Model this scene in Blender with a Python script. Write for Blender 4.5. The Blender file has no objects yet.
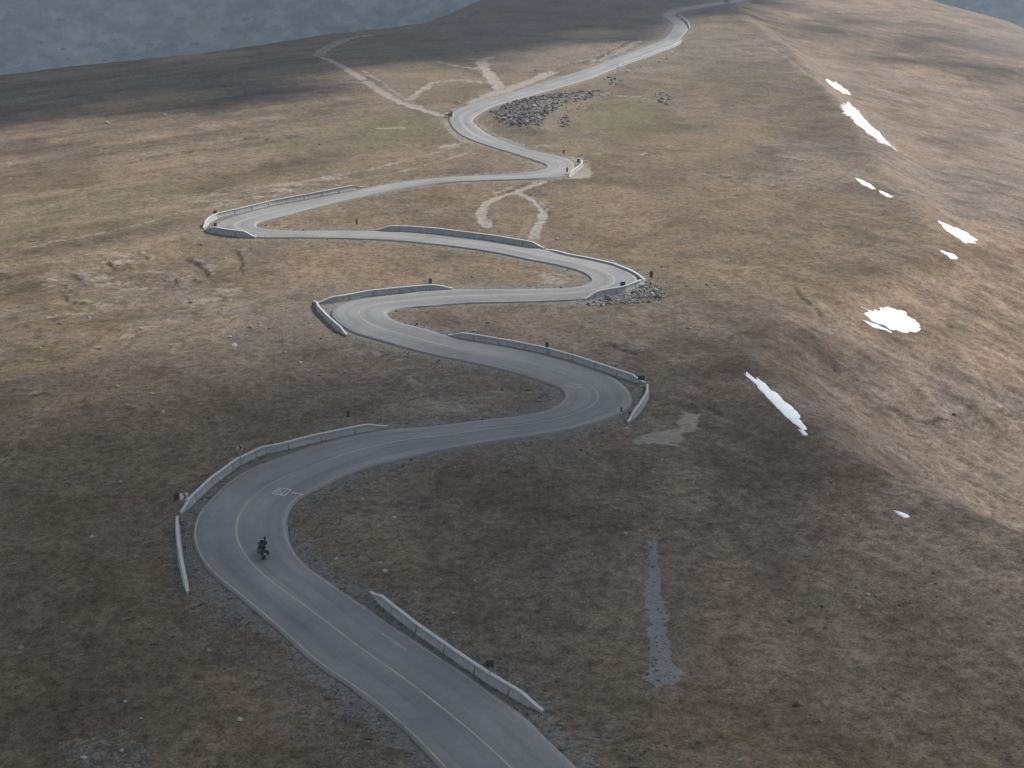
import bpy, bmesh, math, random
import numpy as np
from mathutils import Vector, Matrix

random.seed(7)
RNG = np.random.default_rng(11)
scene = bpy.context.scene
COL = scene.collection
R = math.radians

# ------------------------------------------------------------------ camera model
F_PX, PITCH, CAM_H = 1400.0, 20.45, 59.0
CP, SP = math.cos(R(PITCH)), math.sin(R(PITCH))

def ray(px, py):
    px = np.asarray(px, float); py = np.asarray(py, float)
    u = (px - 512) / F_PX; v = (384 - py) / F_PX
    return np.stack([u, CP + v * SP, -SP + v * CP], -1)

# ------------------------------------------------------------------ noise
_perm = np.random.default_rng(3).permutation(256).astype(np.int32)
_perm = np.concatenate([_perm, _perm])
_ga = np.random.default_rng(4).uniform(0, 2 * np.pi, 256)
_gx, _gy = np.cos(_ga).astype(np.float32), np.sin(_ga).astype(np.float32)

def perlin(x, y, seed=0):
    x = np.asarray(x, np.float64) + seed * 17.31; y = np.asarray(y, np.float64) + seed * 9.77
    xi = np.floor(x); yi = np.floor(y)
    fx = (x - xi).astype(np.float32); fy = (y - yi).astype(np.float32)
    xi = xi.astype(np.int64) & 255; yi = yi.astype(np.int64) & 255
    u = fx * fx * fx * (fx * (fx * 6 - 15) + 10); v = fy * fy * fy * (fy * (fy * 6 - 15) + 10)
    def g(ix, iy, dx, dy):
        h = _perm[_perm[ix & 255] + (iy & 255)]
        return _gx[h] * dx + _gy[h] * dy
    a = g(xi, yi, fx, fy); b = g(xi + 1, yi, fx - 1, fy)
    c = g(xi, yi + 1, fx, fy - 1); d = g(xi + 1, yi + 1, fx - 1, fy - 1)
    return (a + u * (b - a)) * (1 - v) + (c + u * (d - c)) * v

def fbm(x, y, oct=4, seed=0, gain=.5):
    s = 0; a = 1.0
    for o in range(oct):
        s = s + a * perlin(x * 2 ** o, y * 2 ** o, seed + o); a *= gain
    return s

def sstep(a, b, x):
    t = np.clip((x - a) / (b - a), 0, 1)
    return t * t * (3 - 2 * t)

# ------------------------------------------------------------------ base terrain
E_Y = np.array([-300, 60, 90, 113, 122, 135, 158, 165, 183, 215, 238, 265, 315, 400, 482, 560, 650, 800, 2000.])
E_X = np.array([75, 66, 56, 47, 40, 34, 29, 28, 36, 65, 71, 71, 78, 86, 91, 92, 96, 100, 100.])
E_A = np.array([1, 1, 1, 3, 5, 5.5, 4, 2.4, 1.2, 2.0, 2.8, 3, 5, 6, 6, 4, 3, 2, 2.])
F_POLY = None      # outline of the massif (plan), set below

def poly_sd(X, Y, P):
    """signed distance to a closed polygon, positive outside"""
    d2 = np.full(X.shape, 1e18); inside = np.zeros(X.shape, bool)
    n = len(P)
    for i in range(n):
        ax, ay = P[i]; bx, by = P[(i + 1) % n]
        ex, ey = bx - ax, by - ay
        t = np.clip(((X - ax) * ex + (Y - ay) * ey) / (ex * ex + ey * ey + 1e-12), 0, 1)
        d2 = np.minimum(d2, (X - ax - t * ex) ** 2 + (Y - ay - t * ey) ** 2)
        if ey != 0:
            c = ((ay > Y) != (by > Y)) & (X < (bx - ax) * (Y - ay) / ey + ax)
            inside ^= c
    d = np.sqrt(d2)
    return np.where(inside, -d, d)

def e_dist(X, Y):
    return X - np.interp(Y, E_Y, E_X) + 1.6 * perlin(X / 30, Y / 30, 91)

def base(X, Y, far=True):
    X = np.asarray(X, float); Y = np.asarray(Y, float)
    z = 1.5 * fbm(X / 150, Y / 150, 2, 5)
    xc = np.clip(20 - X, 0, 400)
    z = z - 0.00022 * xc ** 2 / (1 + xc / 250)
    d = np.maximum(e_dist(X, Y), -20)
    A = np.interp(Y, E_Y, E_A)
    dp = np.maximum(d, 0)
    z = z - A * (1 - np.exp(-(dp / 10) ** 2)) - 0.17 * (np.sqrt(dp ** 2 + 20 ** 2) - 20) \
        + .0 * d
    rb = np.interp(Y, [85, 105, 120, 165, 185, 215, 245, 280, 330, 480, 560, 650], [0, 1.0, 1.9, .9, .1, .5, .8, .6, 1.2, 1.6, 1.0, 0])
    de = X - np.interp(Y, E_Y, E_X) + 1.6 * perlin(X / 30, Y / 30, 91)
    z = z + rb * np.exp(-(np.sqrt(de ** 2 + 2.0) - 1.41) / np.where(de < 0, 8.0 + Y / 60, 7.0))
    z = z + sstep(20, 80, d) * (2.0 * fbm(X / 75, Y / 75, 2, 41))
    z = z + 9 * np.exp(-((X - 215) / 60) ** 2 - ((Y - 770) / 180) ** 2)
    if far and F_POLY is not None:
        df = np.maximum(poly_sd(X, Y, F_POLY), 0)
        z = z - 0.5 * (np.sqrt(df ** 2 + 20 ** 2) - 20)
        r = np.hypot(X, Y)
        h = -440 + 0.62 * np.maximum(r - 1750 + 150 * fbm(X / 700, Y / 700, 3, 60), 0)
        h = np.where(h > 500, 500 + (h - 500) * .3, h)
        h = h + sstep(1500, 2000, r) * (85 * fbm(X / 600, Y / 700, 5, 70) + 26 * np.abs(fbm(X / 150, Y / 190, 4, 77)))
        k = 40.0
        m = np.maximum(z, h)
        z = np.where(r > 700, m + k * np.log1p(np.exp(-np.abs(z - h) / k)) * sstep(700, 1100, r), z)
    return z

_ts = np.concatenate([np.linspace(45, 300, 500), np.geomspace(300.5, 6000, 900)])
def march(px, py, far=True):
    """pixel -> point on the ground (plan x, y)"""
    d = ray(px, py).reshape(-1, 3)
    out = np.zeros((len(d), 2))
    for i in range(0, len(d), 200):
        dd = d[i:i + 200]
        X = dd[:, 0:1] * _ts; Y = dd[:, 1:2] * _ts; Z = CAM_H + dd[:, 2:3] * _ts
        g = Z - base(X, Y, far)
        below = g < 0
        k = np.where(below.any(1), below.argmax(1), len(_ts) - 1); k = np.maximum(k, 1)
        j = np.arange(len(dd))
        g0, g1 = g[j, k - 1], g[j, k]
        w = np.where(np.abs(g0 - g1) > 1e-9, g0 / (g0 - g1), 0); w = np.clip(w, 0, 1)
        t = _ts[k - 1] + w * (_ts[k] - _ts[k - 1])
        out[i:i + 200, 0] = dd[:, 0] * t; out[i:i + 200, 1] = dd[:, 1] * t
    return out

def flat(px, py, z=0.0):
    d = ray(px, py).reshape(-1, 3)
    t = np.minimum((z - CAM_H) / np.minimum(d[:, 2], -1e-4), 1500)
    return d[:, :2] * t[:, None]

# outline of the massif: crest seen top left, horizon beyond the frame, right shoulder
_f = [(-60, 90), (0, 83), (70, 75), (140, 70), (200, 65), (256, 58), (300, 50), (341, 45), (398, 41), (440, 36), (468, 28), (495, 19), (530, 0), (600, -22), (700, -28)]
fp = [tuple(p) for p in flat([a for a, b in _f], [b for a, b in _f], -6.0)]
fp += [(150, 900), (290, 940), (262, 740), (225, 610), (200, 520), (280, 400), (520, 250), (520, -400), (-450, -400), (-450, 300), (-260, 385)]
F_POLY = np.array(fp)

# ------------------------------------------------------------------ curves in plan
def cr(P, n=8, closed=False):
    P = np.asarray(P, float); out = []
    N = len(P)
    for i in range(N - 1):
        p0 = P[max(i - 1, 0)]; p1 = P[i]; p2 = P[i + 1]; p3 = P[min(i + 2, N - 1)]
        for k in range(n):
            t = k / n
            out.append(.5 * ((2 * p1) + (-p0 + p2) * t + (2 * p0 - 5 * p1 + 4 * p2 - p3) * t * t + (-p0 + 3 * p1 - 3 * p2 + p3) * t ** 3))
    out.append(P[-1])
    return np.array(out)

def resample(P, step):
    P = np.asarray(P, float)
    s = np.concatenate([[0], np.cumsum(np.linalg.norm(np.diff(P, axis=0), axis=1))])
    n = max(2, int(round(s[-1] / step)) + 1)
    q = np.linspace(0, s[-1], n)
    return np.stack([np.interp(q, s, P[:, k]) for k in range(P.shape[1])], 1)

def smooth(P, it):
    P = P.copy()
    for _ in range(it):
        P[1:-1] = .25 * P[:-2] + .5 * P[1:-1] + .25 * P[2:]
    return P

def pxline(pts, step=None, n=6):
    P = march([p[0] for p in pts], [p[1] for p in pts])
    if step is None: return P
    return resample(cr(P, n), step)

# ------------------------------------------------------------------ road edges traced across the road: (left pixel, right pixel)
PAIRS=[((530,860),(640,835)),((441,768),(545,737)),((411,736),(510,708)),((363.5,696),(456,668.5)),((316,663.5),(400,632)),((281,632),(351,598.5)),((242,599),(318.5,576)),((215.6,577.7),(302,563)),((203,564),(294,551)),((195.3,550),(288.3,539.4)),((192.2,534.7),(286,527)),((197,516),(288,513)),((207.8,503),(294,503)),((228,482.8),(305,495.3)),((256,467),(333,481)),((303.4,450),(366,467)),((345.6,437.5),(392.5,461)),((389.4,430),(425,453.5)),((425,428.5),(459,447.5)),((457.5,424),(495,441)),((482.5,421),(529,436.6)),((529,415.5),(577,428)),((554,408.4),(608,418)),((563,402),(625,412)),((566,396),(633,404)),((563,389.5),(631.6,394.7)),((553,385),(620.6,383.8)),((529,377),(605,373.6)),((498,368.6),(565,359.8)),((476,363.6),(530,352.5)),((445,357.5),(490,344.6)),((420,352),(451,337.8)),((394,345),(425,329.5)),((367,337),(400,323.5)),((350,331.7),(389,318.5)),((337.5,323),(386,314.5)),((329.7,315),(386.5,313)),((332,309),(388,312)),((342,303.6),(396,309.5)),((362.5,299),(412.5,307.5)),((400,295),(440,305.5)),((428,291.5),(467,303.4)),((460,290),(507.5,302.7)),((507.5,290),(550,301.3)),((545,289.2),(583,299.7)),((569,288.8),(605,295)),((583,286.4),(627,289.5)),((591,283),(637,284.5)),((592.5,280),(638,279)),((586,274),(628.4,273)),((569,268.4),(611,265.3)),((545.6,263),(585,259.3)),((528,260),(558,254)),((497,253.3),(525,246.5)),((450,246.3),(475,239)),((392.5,240.8),(415,233.5)),((340,238.6),(358,231.3)),((290,238),(310,231.3)),((258,238),(275,230.8)),((238,235),(262,229)),((216,231),(256,226.5)),((214,225.6),(255.5,224.5)),((222,221),(259,222)),((242.5,214.7),(270,219)),((273.8,206.9),(294,213)),((305,201.4),(320,206)),((340,194.4),(352,198.5)),((380,186),(392,190.3)),((423.8,179.8),(432,184.3)),((460,177),(468,181.5)),((497,175.2),(510,180)),((525,173),(545,178.5)),((540,171),(564,175.5)),((546.5,168),(574,168)),((545,164.5),(570,160.5)),((537.5,161.9),(555,155.8)),((512.5,153.5),(530,150.7)),((488,146),(505,142.5)),((463,136.6),(487,134)),((452,127),(475,125)),((449,117),(472.5,120)),((456,110.5),(478.8,114.7)),((472.5,104.5),(490,108.5)),((497.5,97),(509,102)),((528.8,87.5),(540,93)),((579,71.9),(588,79)),((607,61.7),(618,66.9)),((633.8,51.6),(649.4,54.7)),((658.8,42),(672.8,45.3)),((669.7,32.8),(683.8,34.4)),((672.8,25),(687.7,28)),((666.6,18.8),(680,19.5)),((663.4,14.8),(674,15)),((669.7,11.2),(679,12)),((680.6,8),(688,9.8)),((700,5),(706,7)),((727.5,1),(731,2.8)),((742,-1),(744,0.7)),((770,-4),(772,-2.2))]
SUN_E, SKY_S, EXPO, HAZE_D = 5.0, .080, .92, .00016
# ------------------------------------------------------------------ the road in plan
_L = march([p[0][0] for p in PAIRS], [p[0][1] for p in PAIRS], False)
_R = march([p[1][0] for p in PAIRS], [p[1][1] for p in PAIRS], False)
ROAD4 = smooth(resample(cr(np.concatenate([_L, _R], 1), 8), 1.3), 5)
# beyond the crest the road runs on over the plateau
RL, RR = ROAD4[:, :2], ROAD4[:, 2:]
RC = (RL + RR) / 2
RW = np.linalg.norm(RL - RR, axis=1) / 2
_t = np.gradient(RC, axis=0); _t /= np.linalg.norm(_t, axis=1)[:, None]
_n = np.stack([_t[:, 1], -_t[:, 0]], 1)
RHW = np.abs(((RR - RL) * _n).sum(1)) / 2          # true half width across

def near_line(X, Y, P, reach, hw=None):
    """X, Y flat arrays with Y ascending -> distance to a polyline (minus half width), signed side, position along"""
    D = np.full(X.shape, 1e3); S = np.zeros(X.shape); T = np.zeros(X.shape)
    n = len(P) - 1
    for i in range(n):
        ax, ay = P[i]; bx, by = P[i + 1]
        m = reach + (max(hw[i], hw[i + 1]) if hw is not None else 0)
        lo, hi = np.searchsorted(Y, [min(ay, by) - m, max(ay, by) + m])
        if hi <= lo: continue
        x = X[lo:hi]; y = Y[lo:hi]
        sel = np.nonzero((x > min(ax, bx) - m) & (x < max(ax, bx) + m))[0]
        if len(sel) == 0: continue
        x = x[sel]; y = y[sel]
        ex, ey = bx - ax, by - ay
        t = np.clip(((x - ax) * ex + (y - ay) * ey) / (ex * ex + ey * ey + 1e-12), 0, 1)
        d = np.hypot(x - ax - t * ex, y - ay - t * ey)
        if hw is not None: d = d - (hw[i] + t * (hw[i + 1] - hw[i]))
        idx = lo + sel
        u = d < D[idx]
        k = idx[u]
        D[k] = d[u]
        S[k] = np.sign(ex * (y[u] - ay) - ey * (x[u] - ax))
        T[k] = (i + t[u]) / n
    return D, S, T

def in_poly(X, Y, P, reach):
    D = np.full(X.shape, 1e3)
    P = np.asarray(P)
    lo, hi = np.searchsorted(Y, [P[:, 1].min() - reach, P[:, 1].max() + reach])
    x = X[lo:hi]; y = Y[lo:hi]
    sel = np.nonzero((x > P[:, 0].min() - reach) & (x < P[:, 0].max() + reach))[0]
    if len(sel): D[lo + sel] = poly_sd(x[sel], y[sel], P)
    return D

# (pixels traced, half width m, strength, ragged edge m)
TRACKS = [
 ([(547,181),(528,187),(512,192),(497,198.5),(484,207),(482,216.6),(489,231)], 1.25, 1.0, .7),
 ([(515,192.5),(531,198),(542,207),(543,218),(536,231),(535,240)], 1.2, .85, .9),
 ([(446,116.5),(425,111),(409,105),(394,98),(378,89),(365.6,81)], 1.7, 1.0, .8),
 ([(365.6,81),(351.6,72),(337.5,64),(323,57.5)], 1.7, .8, .8),
 ([(323,57.5),(319,53.6),(325,49),(340.6,42),(354.7,38),(375,35.6)], 3.0, .6, 1.5),
 ([(425,108),(409,100),(394,91),(378,80),(362,70)], .7, .6, .7),
 ([(336.5,82.5),(350,83),(367,84)], 1.3, .6, 1.2),
 ([(410,99),(420,91),(433,82.5),(450,80),(468,79.5),(485,82)], 1.5, .7, 1.4),
 ([(502,91),(493,78.8),(485,67.8),(481,60)], 2.4, .95, 1.4),
 ([(481,60),(491,56)], 2.0, .8, 1.4), ([(478,69),(461,67),(436,62)], 1.6, .55, 1.4), ([(481,60),(468,57)], 2., .6, 1.4),
 ([(470,104),(485,97.5),(503,91.5),(522,84),(540,77),(556,70)], 2.6, .95, 1.6),
 ([(593,61),(610,54),(627.5,46),(640,40)], 2.4, .6, 2.0),
 ([(293,182),(330,175.5),(363,171),(406,161),(446,150)], .9, .45, 1.2),
 ([(331,186),(381,176),(431,164),(471,151)], .9, .4, 1.2),
 ([(0,259),(25,249.5),(65,239.5),(105,232),(140,224.5),(175,214.5),(200,211),(250,201),(293,190)], .7, .45, .9),
 ([(445,148),(452,143)], 2.2, .6, 1.5),
 ([(447,121),(455,134),(470,143)], 1.6, .6, 1.2),
 ([(600,93.5),(630,96),(652,100)], 1.0, .5, 1.2),
 ([(770,47),(790,60),(808,74),(824,84)], .9, .4, 1.0),
 ([(672,62),(690,70),(720,85)], .8, .2, 1.0),
 ([(0,470),(20,440),(45,410),(62,396)], 1.2, .3, 1.0),
 ([(375,128),(400,128),(415,128.5)], 1.0, .6, .8),
 ([(30,322),(60,316),(95,312)], .8, .35, .7), ([(95,285),(112,282),(130,281)], 1.0, .45, .7),
 ([(700,22),(730,33),(760,47)], 1.2, .28, 1.5),
 ([(800,380),(830,400),(870,430)], .5, .15, .6),
]
BARE = [  # pale bare earth: polygon, strength, ragged edge
 ([(682,411.5),(701,414),(697,429),(682,434),(679.5,446.5),(659.5,443),(644.5,444),(629.5,436.5),(652,434),(677,426.5)], .8, .7),
 ([(556,157),(568,156.5),(583,159),(592,170),(588,178),(566,180)], .7, .6),
 ([(524,149),(545,151),(575,155),(580,148),(540,143)], .35, 1.2),
 ([(190,196),(235,186),(290,180),(330,172),(350,178),(300,192),(230,207),(190,216)], .5, 2.5),
 ([(55,262),(110,245),(150,255),(170,290),(120,310),(60,300)], .40, 3.0),
 ([(205,262),(240,270),(238,300),(190,310),(150,290)], .34, 3.0),
 ([(530,270),(560,272),(592,281),(575,286),(545,286)], .4, .7),
 ([(596,268),(612,272),(618,285),(600,292)], .0, .7),
 ([(360,345),(400,352),(470,370),(530,383),(555,392),(548,405),(500,414),(430,424),(400,425),(420,385),(370,360)], .45, 2.5),
]
GRAVEL = [
 ([(647,541.5),(657,543),(661,569),(662,591),(668,613.5),(669.5,641),(674.5,663.5),(684.5,678.5),(674.5,687),(657,690.5),(642,681),(647,671),(648,643.5),(649.5,623.5),(643,596),(647,576)], 1.0, .22),
 ([(655,524),(664,516),(664,528),(658,536)], .8, .2), ([(668,500),(676,498),(673,508)], .7, .2), ([(629,505),(650,502),(652,514),(634,514)], .55, .25),
 ([(60,745),(100,735),(128,730),(150,745),(160,790),(70,800)], .7, .5),
 ([(50,455),(60,440),(70,450),(60,465)], .3, .6), ([(0,490),(25,495),(45,520),(20,545),(-20,550)], .35, .8),
 ([(486,138),(500,136),(528,145),(524,150),(507,146)], .9, .6),
 ([(600,297),(630,288),(652,280),(668,293),(660,304),(620,303),(590,306),(560,305)], .9, .6),
 ([(486,115),(500,108),(520,102),(545,98),(575,95),(607,92),(612,98),(580,106),(562,112),(575,121),(555,122),(545,132),(520,132),(505,128),(490,122)], .55, 1.0),
 ([(590,84),(620,74),(640,70),(610,88)], .5, 1.5),
 ([(300,300),(330,335),(360,345),(400,352),(340,352),(250,345),(235,322),(260,305)], .35, 1.5),
 ([(265,372),(300,366),(330,340),(260,335),(180,345),(170,365)], .25, 2.),
]
GRAVEL += [
 ([(196,565),(240,612),(330,690),(440,775),(340,790),(285,725),(225,660),(183,600)], .5, 1.6),
 ([(292,505),(330,478),(400,458),(432,452),(424,468),(372,488),(345,512),(340,548),(372,590),(345,592),(305,565)], .52, 1.2),
 ([(330,575),(368,592),(445,652),(545,712),(590,760),(640,800),(600,800),(555,745),(500,695),(400,622)], .6, .9),
 ([(395,318),(420,312),(412,326),(440,336),(430,338),(400,326)], .6, .8), ([(300,440),(345,428),(395,424),(470,416),(440,428),(380,432),(310,450)], .5, 1.0),
 ([(430,360),(500,372),(548,384),(556,398),(530,412),(470,414),(420,400)], .42, 2.0),
]
GREEN = [
 ([(385,122),(430,112),(446,122),(448,134),(420,137),(360,136)], 1.0, 2.),
 ([(590,110),(610,98),(650,98),(662,112),(640,125),(600,128),(575,128)], .8, 2.),
 ([(520,134),(600,128),(680,118),(690,135),(600,150),(560,150)], .4, 3.),
 ([(300,120),(380,125),(440,138),(380,150),(300,150),(240,150)], .45, 3.),
 ([(0,205),(150,185),(240,180),(150,220),(0,240)], .3, 3.),
 ([(440,60),(480,85),(470,98),(430,100),(415,105)], .35, 3.),
 ([(680,30),(760,70),(740,95),(690,70)], .35, 4.),
]
DARK = [  # peaty, darker ground; the crest outlines also put shade into the tone
 ([(-80,74),(0,70),(140,58),(260,42),(400,24),(500,2),(640,4),(620,34),(540,46),(420,60),(330,80),(300,112),(180,128),(60,146),(-80,150)], .55, 6.),  # heath tone, darkened along this crest to deepen the cloud shade in colour
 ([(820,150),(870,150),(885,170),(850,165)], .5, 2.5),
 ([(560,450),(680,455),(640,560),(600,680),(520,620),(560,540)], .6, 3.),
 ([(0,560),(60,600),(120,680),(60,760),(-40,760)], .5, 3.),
 ([(700,350),(780,400),(860,490),(815,545),(790,585),(755,560),(715,500),(690,430)], .8, 1.6),  # facet left of the crest: its self-shade is put into the ground tone
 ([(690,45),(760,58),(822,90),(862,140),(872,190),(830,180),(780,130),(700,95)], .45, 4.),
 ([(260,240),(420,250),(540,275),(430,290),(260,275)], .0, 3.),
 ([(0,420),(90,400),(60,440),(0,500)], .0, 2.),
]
GREYZ = [  # grey, trodden and frost-heaved ground
 ([(190,196),(235,186),(290,178),(350,168),(450,148),(470,152),(400,178),(300,198),(230,212),(190,222),(140,226)], .9, 2.),
 ([(50,268),(100,240),(200,232),(245,245),(240,290),(200,320),(120,330),(60,310)], .9, 3.),
 ([(100,330),(200,310),(300,300),(330,340),(400,370),(520,385),(540,400),(430,420),(360,390),(250,400),(140,400),(90,370)], .7, 3.),
 ([(0,90),(150,100),(300,100),(250,130),(120,160),(0,200),(-60,200)], .8, 6.),
 ([(470,200),(560,185),(560,235),(480,235)], .5, 3.), ([(780,180),(1000,120),(1100,200),(1100,260),(960,230)], .35, 8.),
 ([(700,170),(800,200),(900,280),(860,300),(760,270)], .3, 5.), ([(0,430),(150,400),(220,430),(150,480),(60,560),(-40,580)], .5, 3.),
 ([(200,590),(330,690),(440,775),(380,800),(280,760),(170,620)], .8, 1.2), ([(300,500),(380,470),(470,455),(440,485),(390,505),(360,545),(400,600),(330,580),(300,550)], .8, 1.),
]
SCARPS = [
 ([(104,259.5),(111,264),(117.5,267),(130,269)], .6), ([(136,251),(143,254),(150,259.5)], .6),
 ([(185,256),(191,260),(197.5,263),(206,269.5),(207,277)], .7), ([(231,248),(238,252),(242.5,258),(242,276)], .5),
 ([(61,293),(68,297),(75,301),(84,303),(95,304)], .6), ([(67.5,272),(77,277),(85,284.5)], .4),
 ([(175,274.5),(180,287),(190,289),(202.5,294)], .5), ([(55,287),(66,287),(72,293)], .4),
 ([(120,164),(135,161),(150,157),(163,154),(175,151),(195,149),(212,143.5),(232,141),(250,137),(272,139),(293,137),(321,135)], .8),
 ([(540,75),(555,69),(568,64),(580.6,63),(593,58.3),(608.8,51.2),(627.5,42),(638,38.5),(648,37)], 1.6),
 ([(637,156),(650,153),(662,150),(684,142.5)], .6), ([(607,339.5),(614,345),(622,349.5),(634,354),(647,357)], .45),
 ([(793,282),(802,296),(810,302),(818,311),(828,327)], .45), ([(883,406.5),(898,409),(918,418),(940,419),(958,421)], .5),
 ([(130,338),(138,334)], .4), ([(92,349),(101,348)], .4), ([(495,197),(500,194),(523,185),(529,182.5)], .5),
 ([(528,193),(537,200),(546,210),(551,217)], .35), ([(270,224.5),(280,226),(290,226.5)], .7),
 ([(985,410),(1000,413),(1024,422)], .4),
 ([(768,288),(775,292)], .4), ([(750,150),(790,160),(830,164)], .4), ([(700,175),(740,178),(790,190)], .35),

 ([(30,398),(48,393)], .3), ([(122,409),(135,411)], .35), ([(95,440),(104,441)], .3), ([(690,405),(712,409),(728,418)], .4),
]
def _p(t): return pxline(t)
TRACKS = [(cr(_p(a), 4), b, c, d) for a, b, c, d in TRACKS]
BARE = [(_p(a), b, c) for a, b, c in BARE if b > 0]
GRAVEL = [(_p(a), b, c) for a, b, c in GRAVEL]
GRAVEL += [
 ([(196,565),(240,612),(330,690),(440,775),(340,790),(285,725),(225,660),(183,600)], .5, 1.6),
 ([(292,505),(330,478),(400,458),(432,452),(424,468),(372,488),(345,512),(340,548),(372,590),(345,592),(305,565)], .52, 1.2),
 ([(330,575),(368,592),(445,652),(545,712),(590,760),(640,800),(600,800),(555,745),(500,695),(400,622)], .6, .9),
 ([(395,318),(420,312),(412,326),(440,336),(430,338),(400,326)], .6, .8), ([(300,440),(345,428),(395,424),(470,416),(440,428),(380,432),(310,450)], .5, 1.0),
 ([(430,360),(500,372),(548,384),(556,398),(530,412),(470,414),(420,400)], .42, 2.0),
]
GREEN = [(_p(a), b, c) for a, b, c in GREEN]
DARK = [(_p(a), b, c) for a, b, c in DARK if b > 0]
GREYZ = [(_p(a), b, c) for a, b, c in GREYZ]
GREYZ = [  # grey, trodden and frost-heaved ground
 ([(190,196),(235,186),(290,178),(350,168),(450,148),(470,152),(400,178),(300,198),(230,212),(190,222),(140,226)], .9, 2.),
 ([(50,268),(100,240),(200,232),(245,245),(240,290),(200,320),(120,330),(60,310)], .9, 3.),
 ([(100,330),(200,310),(300,300),(330,340),(400,370),(520,385),(540,400),(430,420),(360,390),(250,400),(140,400),(90,370)], .7, 3.),
 ([(0,90),(150,100),(300,100),(250,130),(120,160),(0,200),(-60,200)], .8, 6.),
 ([(470,200),(560,185),(560,235),(480,235)], .5, 3.), ([(780,180),(1000,120),(1100,200),(1100,260),(960,230)], .35, 8.),
 ([(700,170),(800,200),(900,280),(860,300),(760,270)], .3, 5.), ([(0,430),(150,400),(220,430),(150,480),(60,560),(-40,580)], .5, 3.),
 ([(200,590),(330,690),(440,775),(380,800),(280,760),(170,620)], .8, 1.2), ([(300,500),(380,470),(470,455),(440,485),(390,505),(360,545),(400,600),(330,580),(300,550)], .8, 1.),
]
SCARPS = [(cr(_p(a), 4), b) for a, b in SCARPS]

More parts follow.
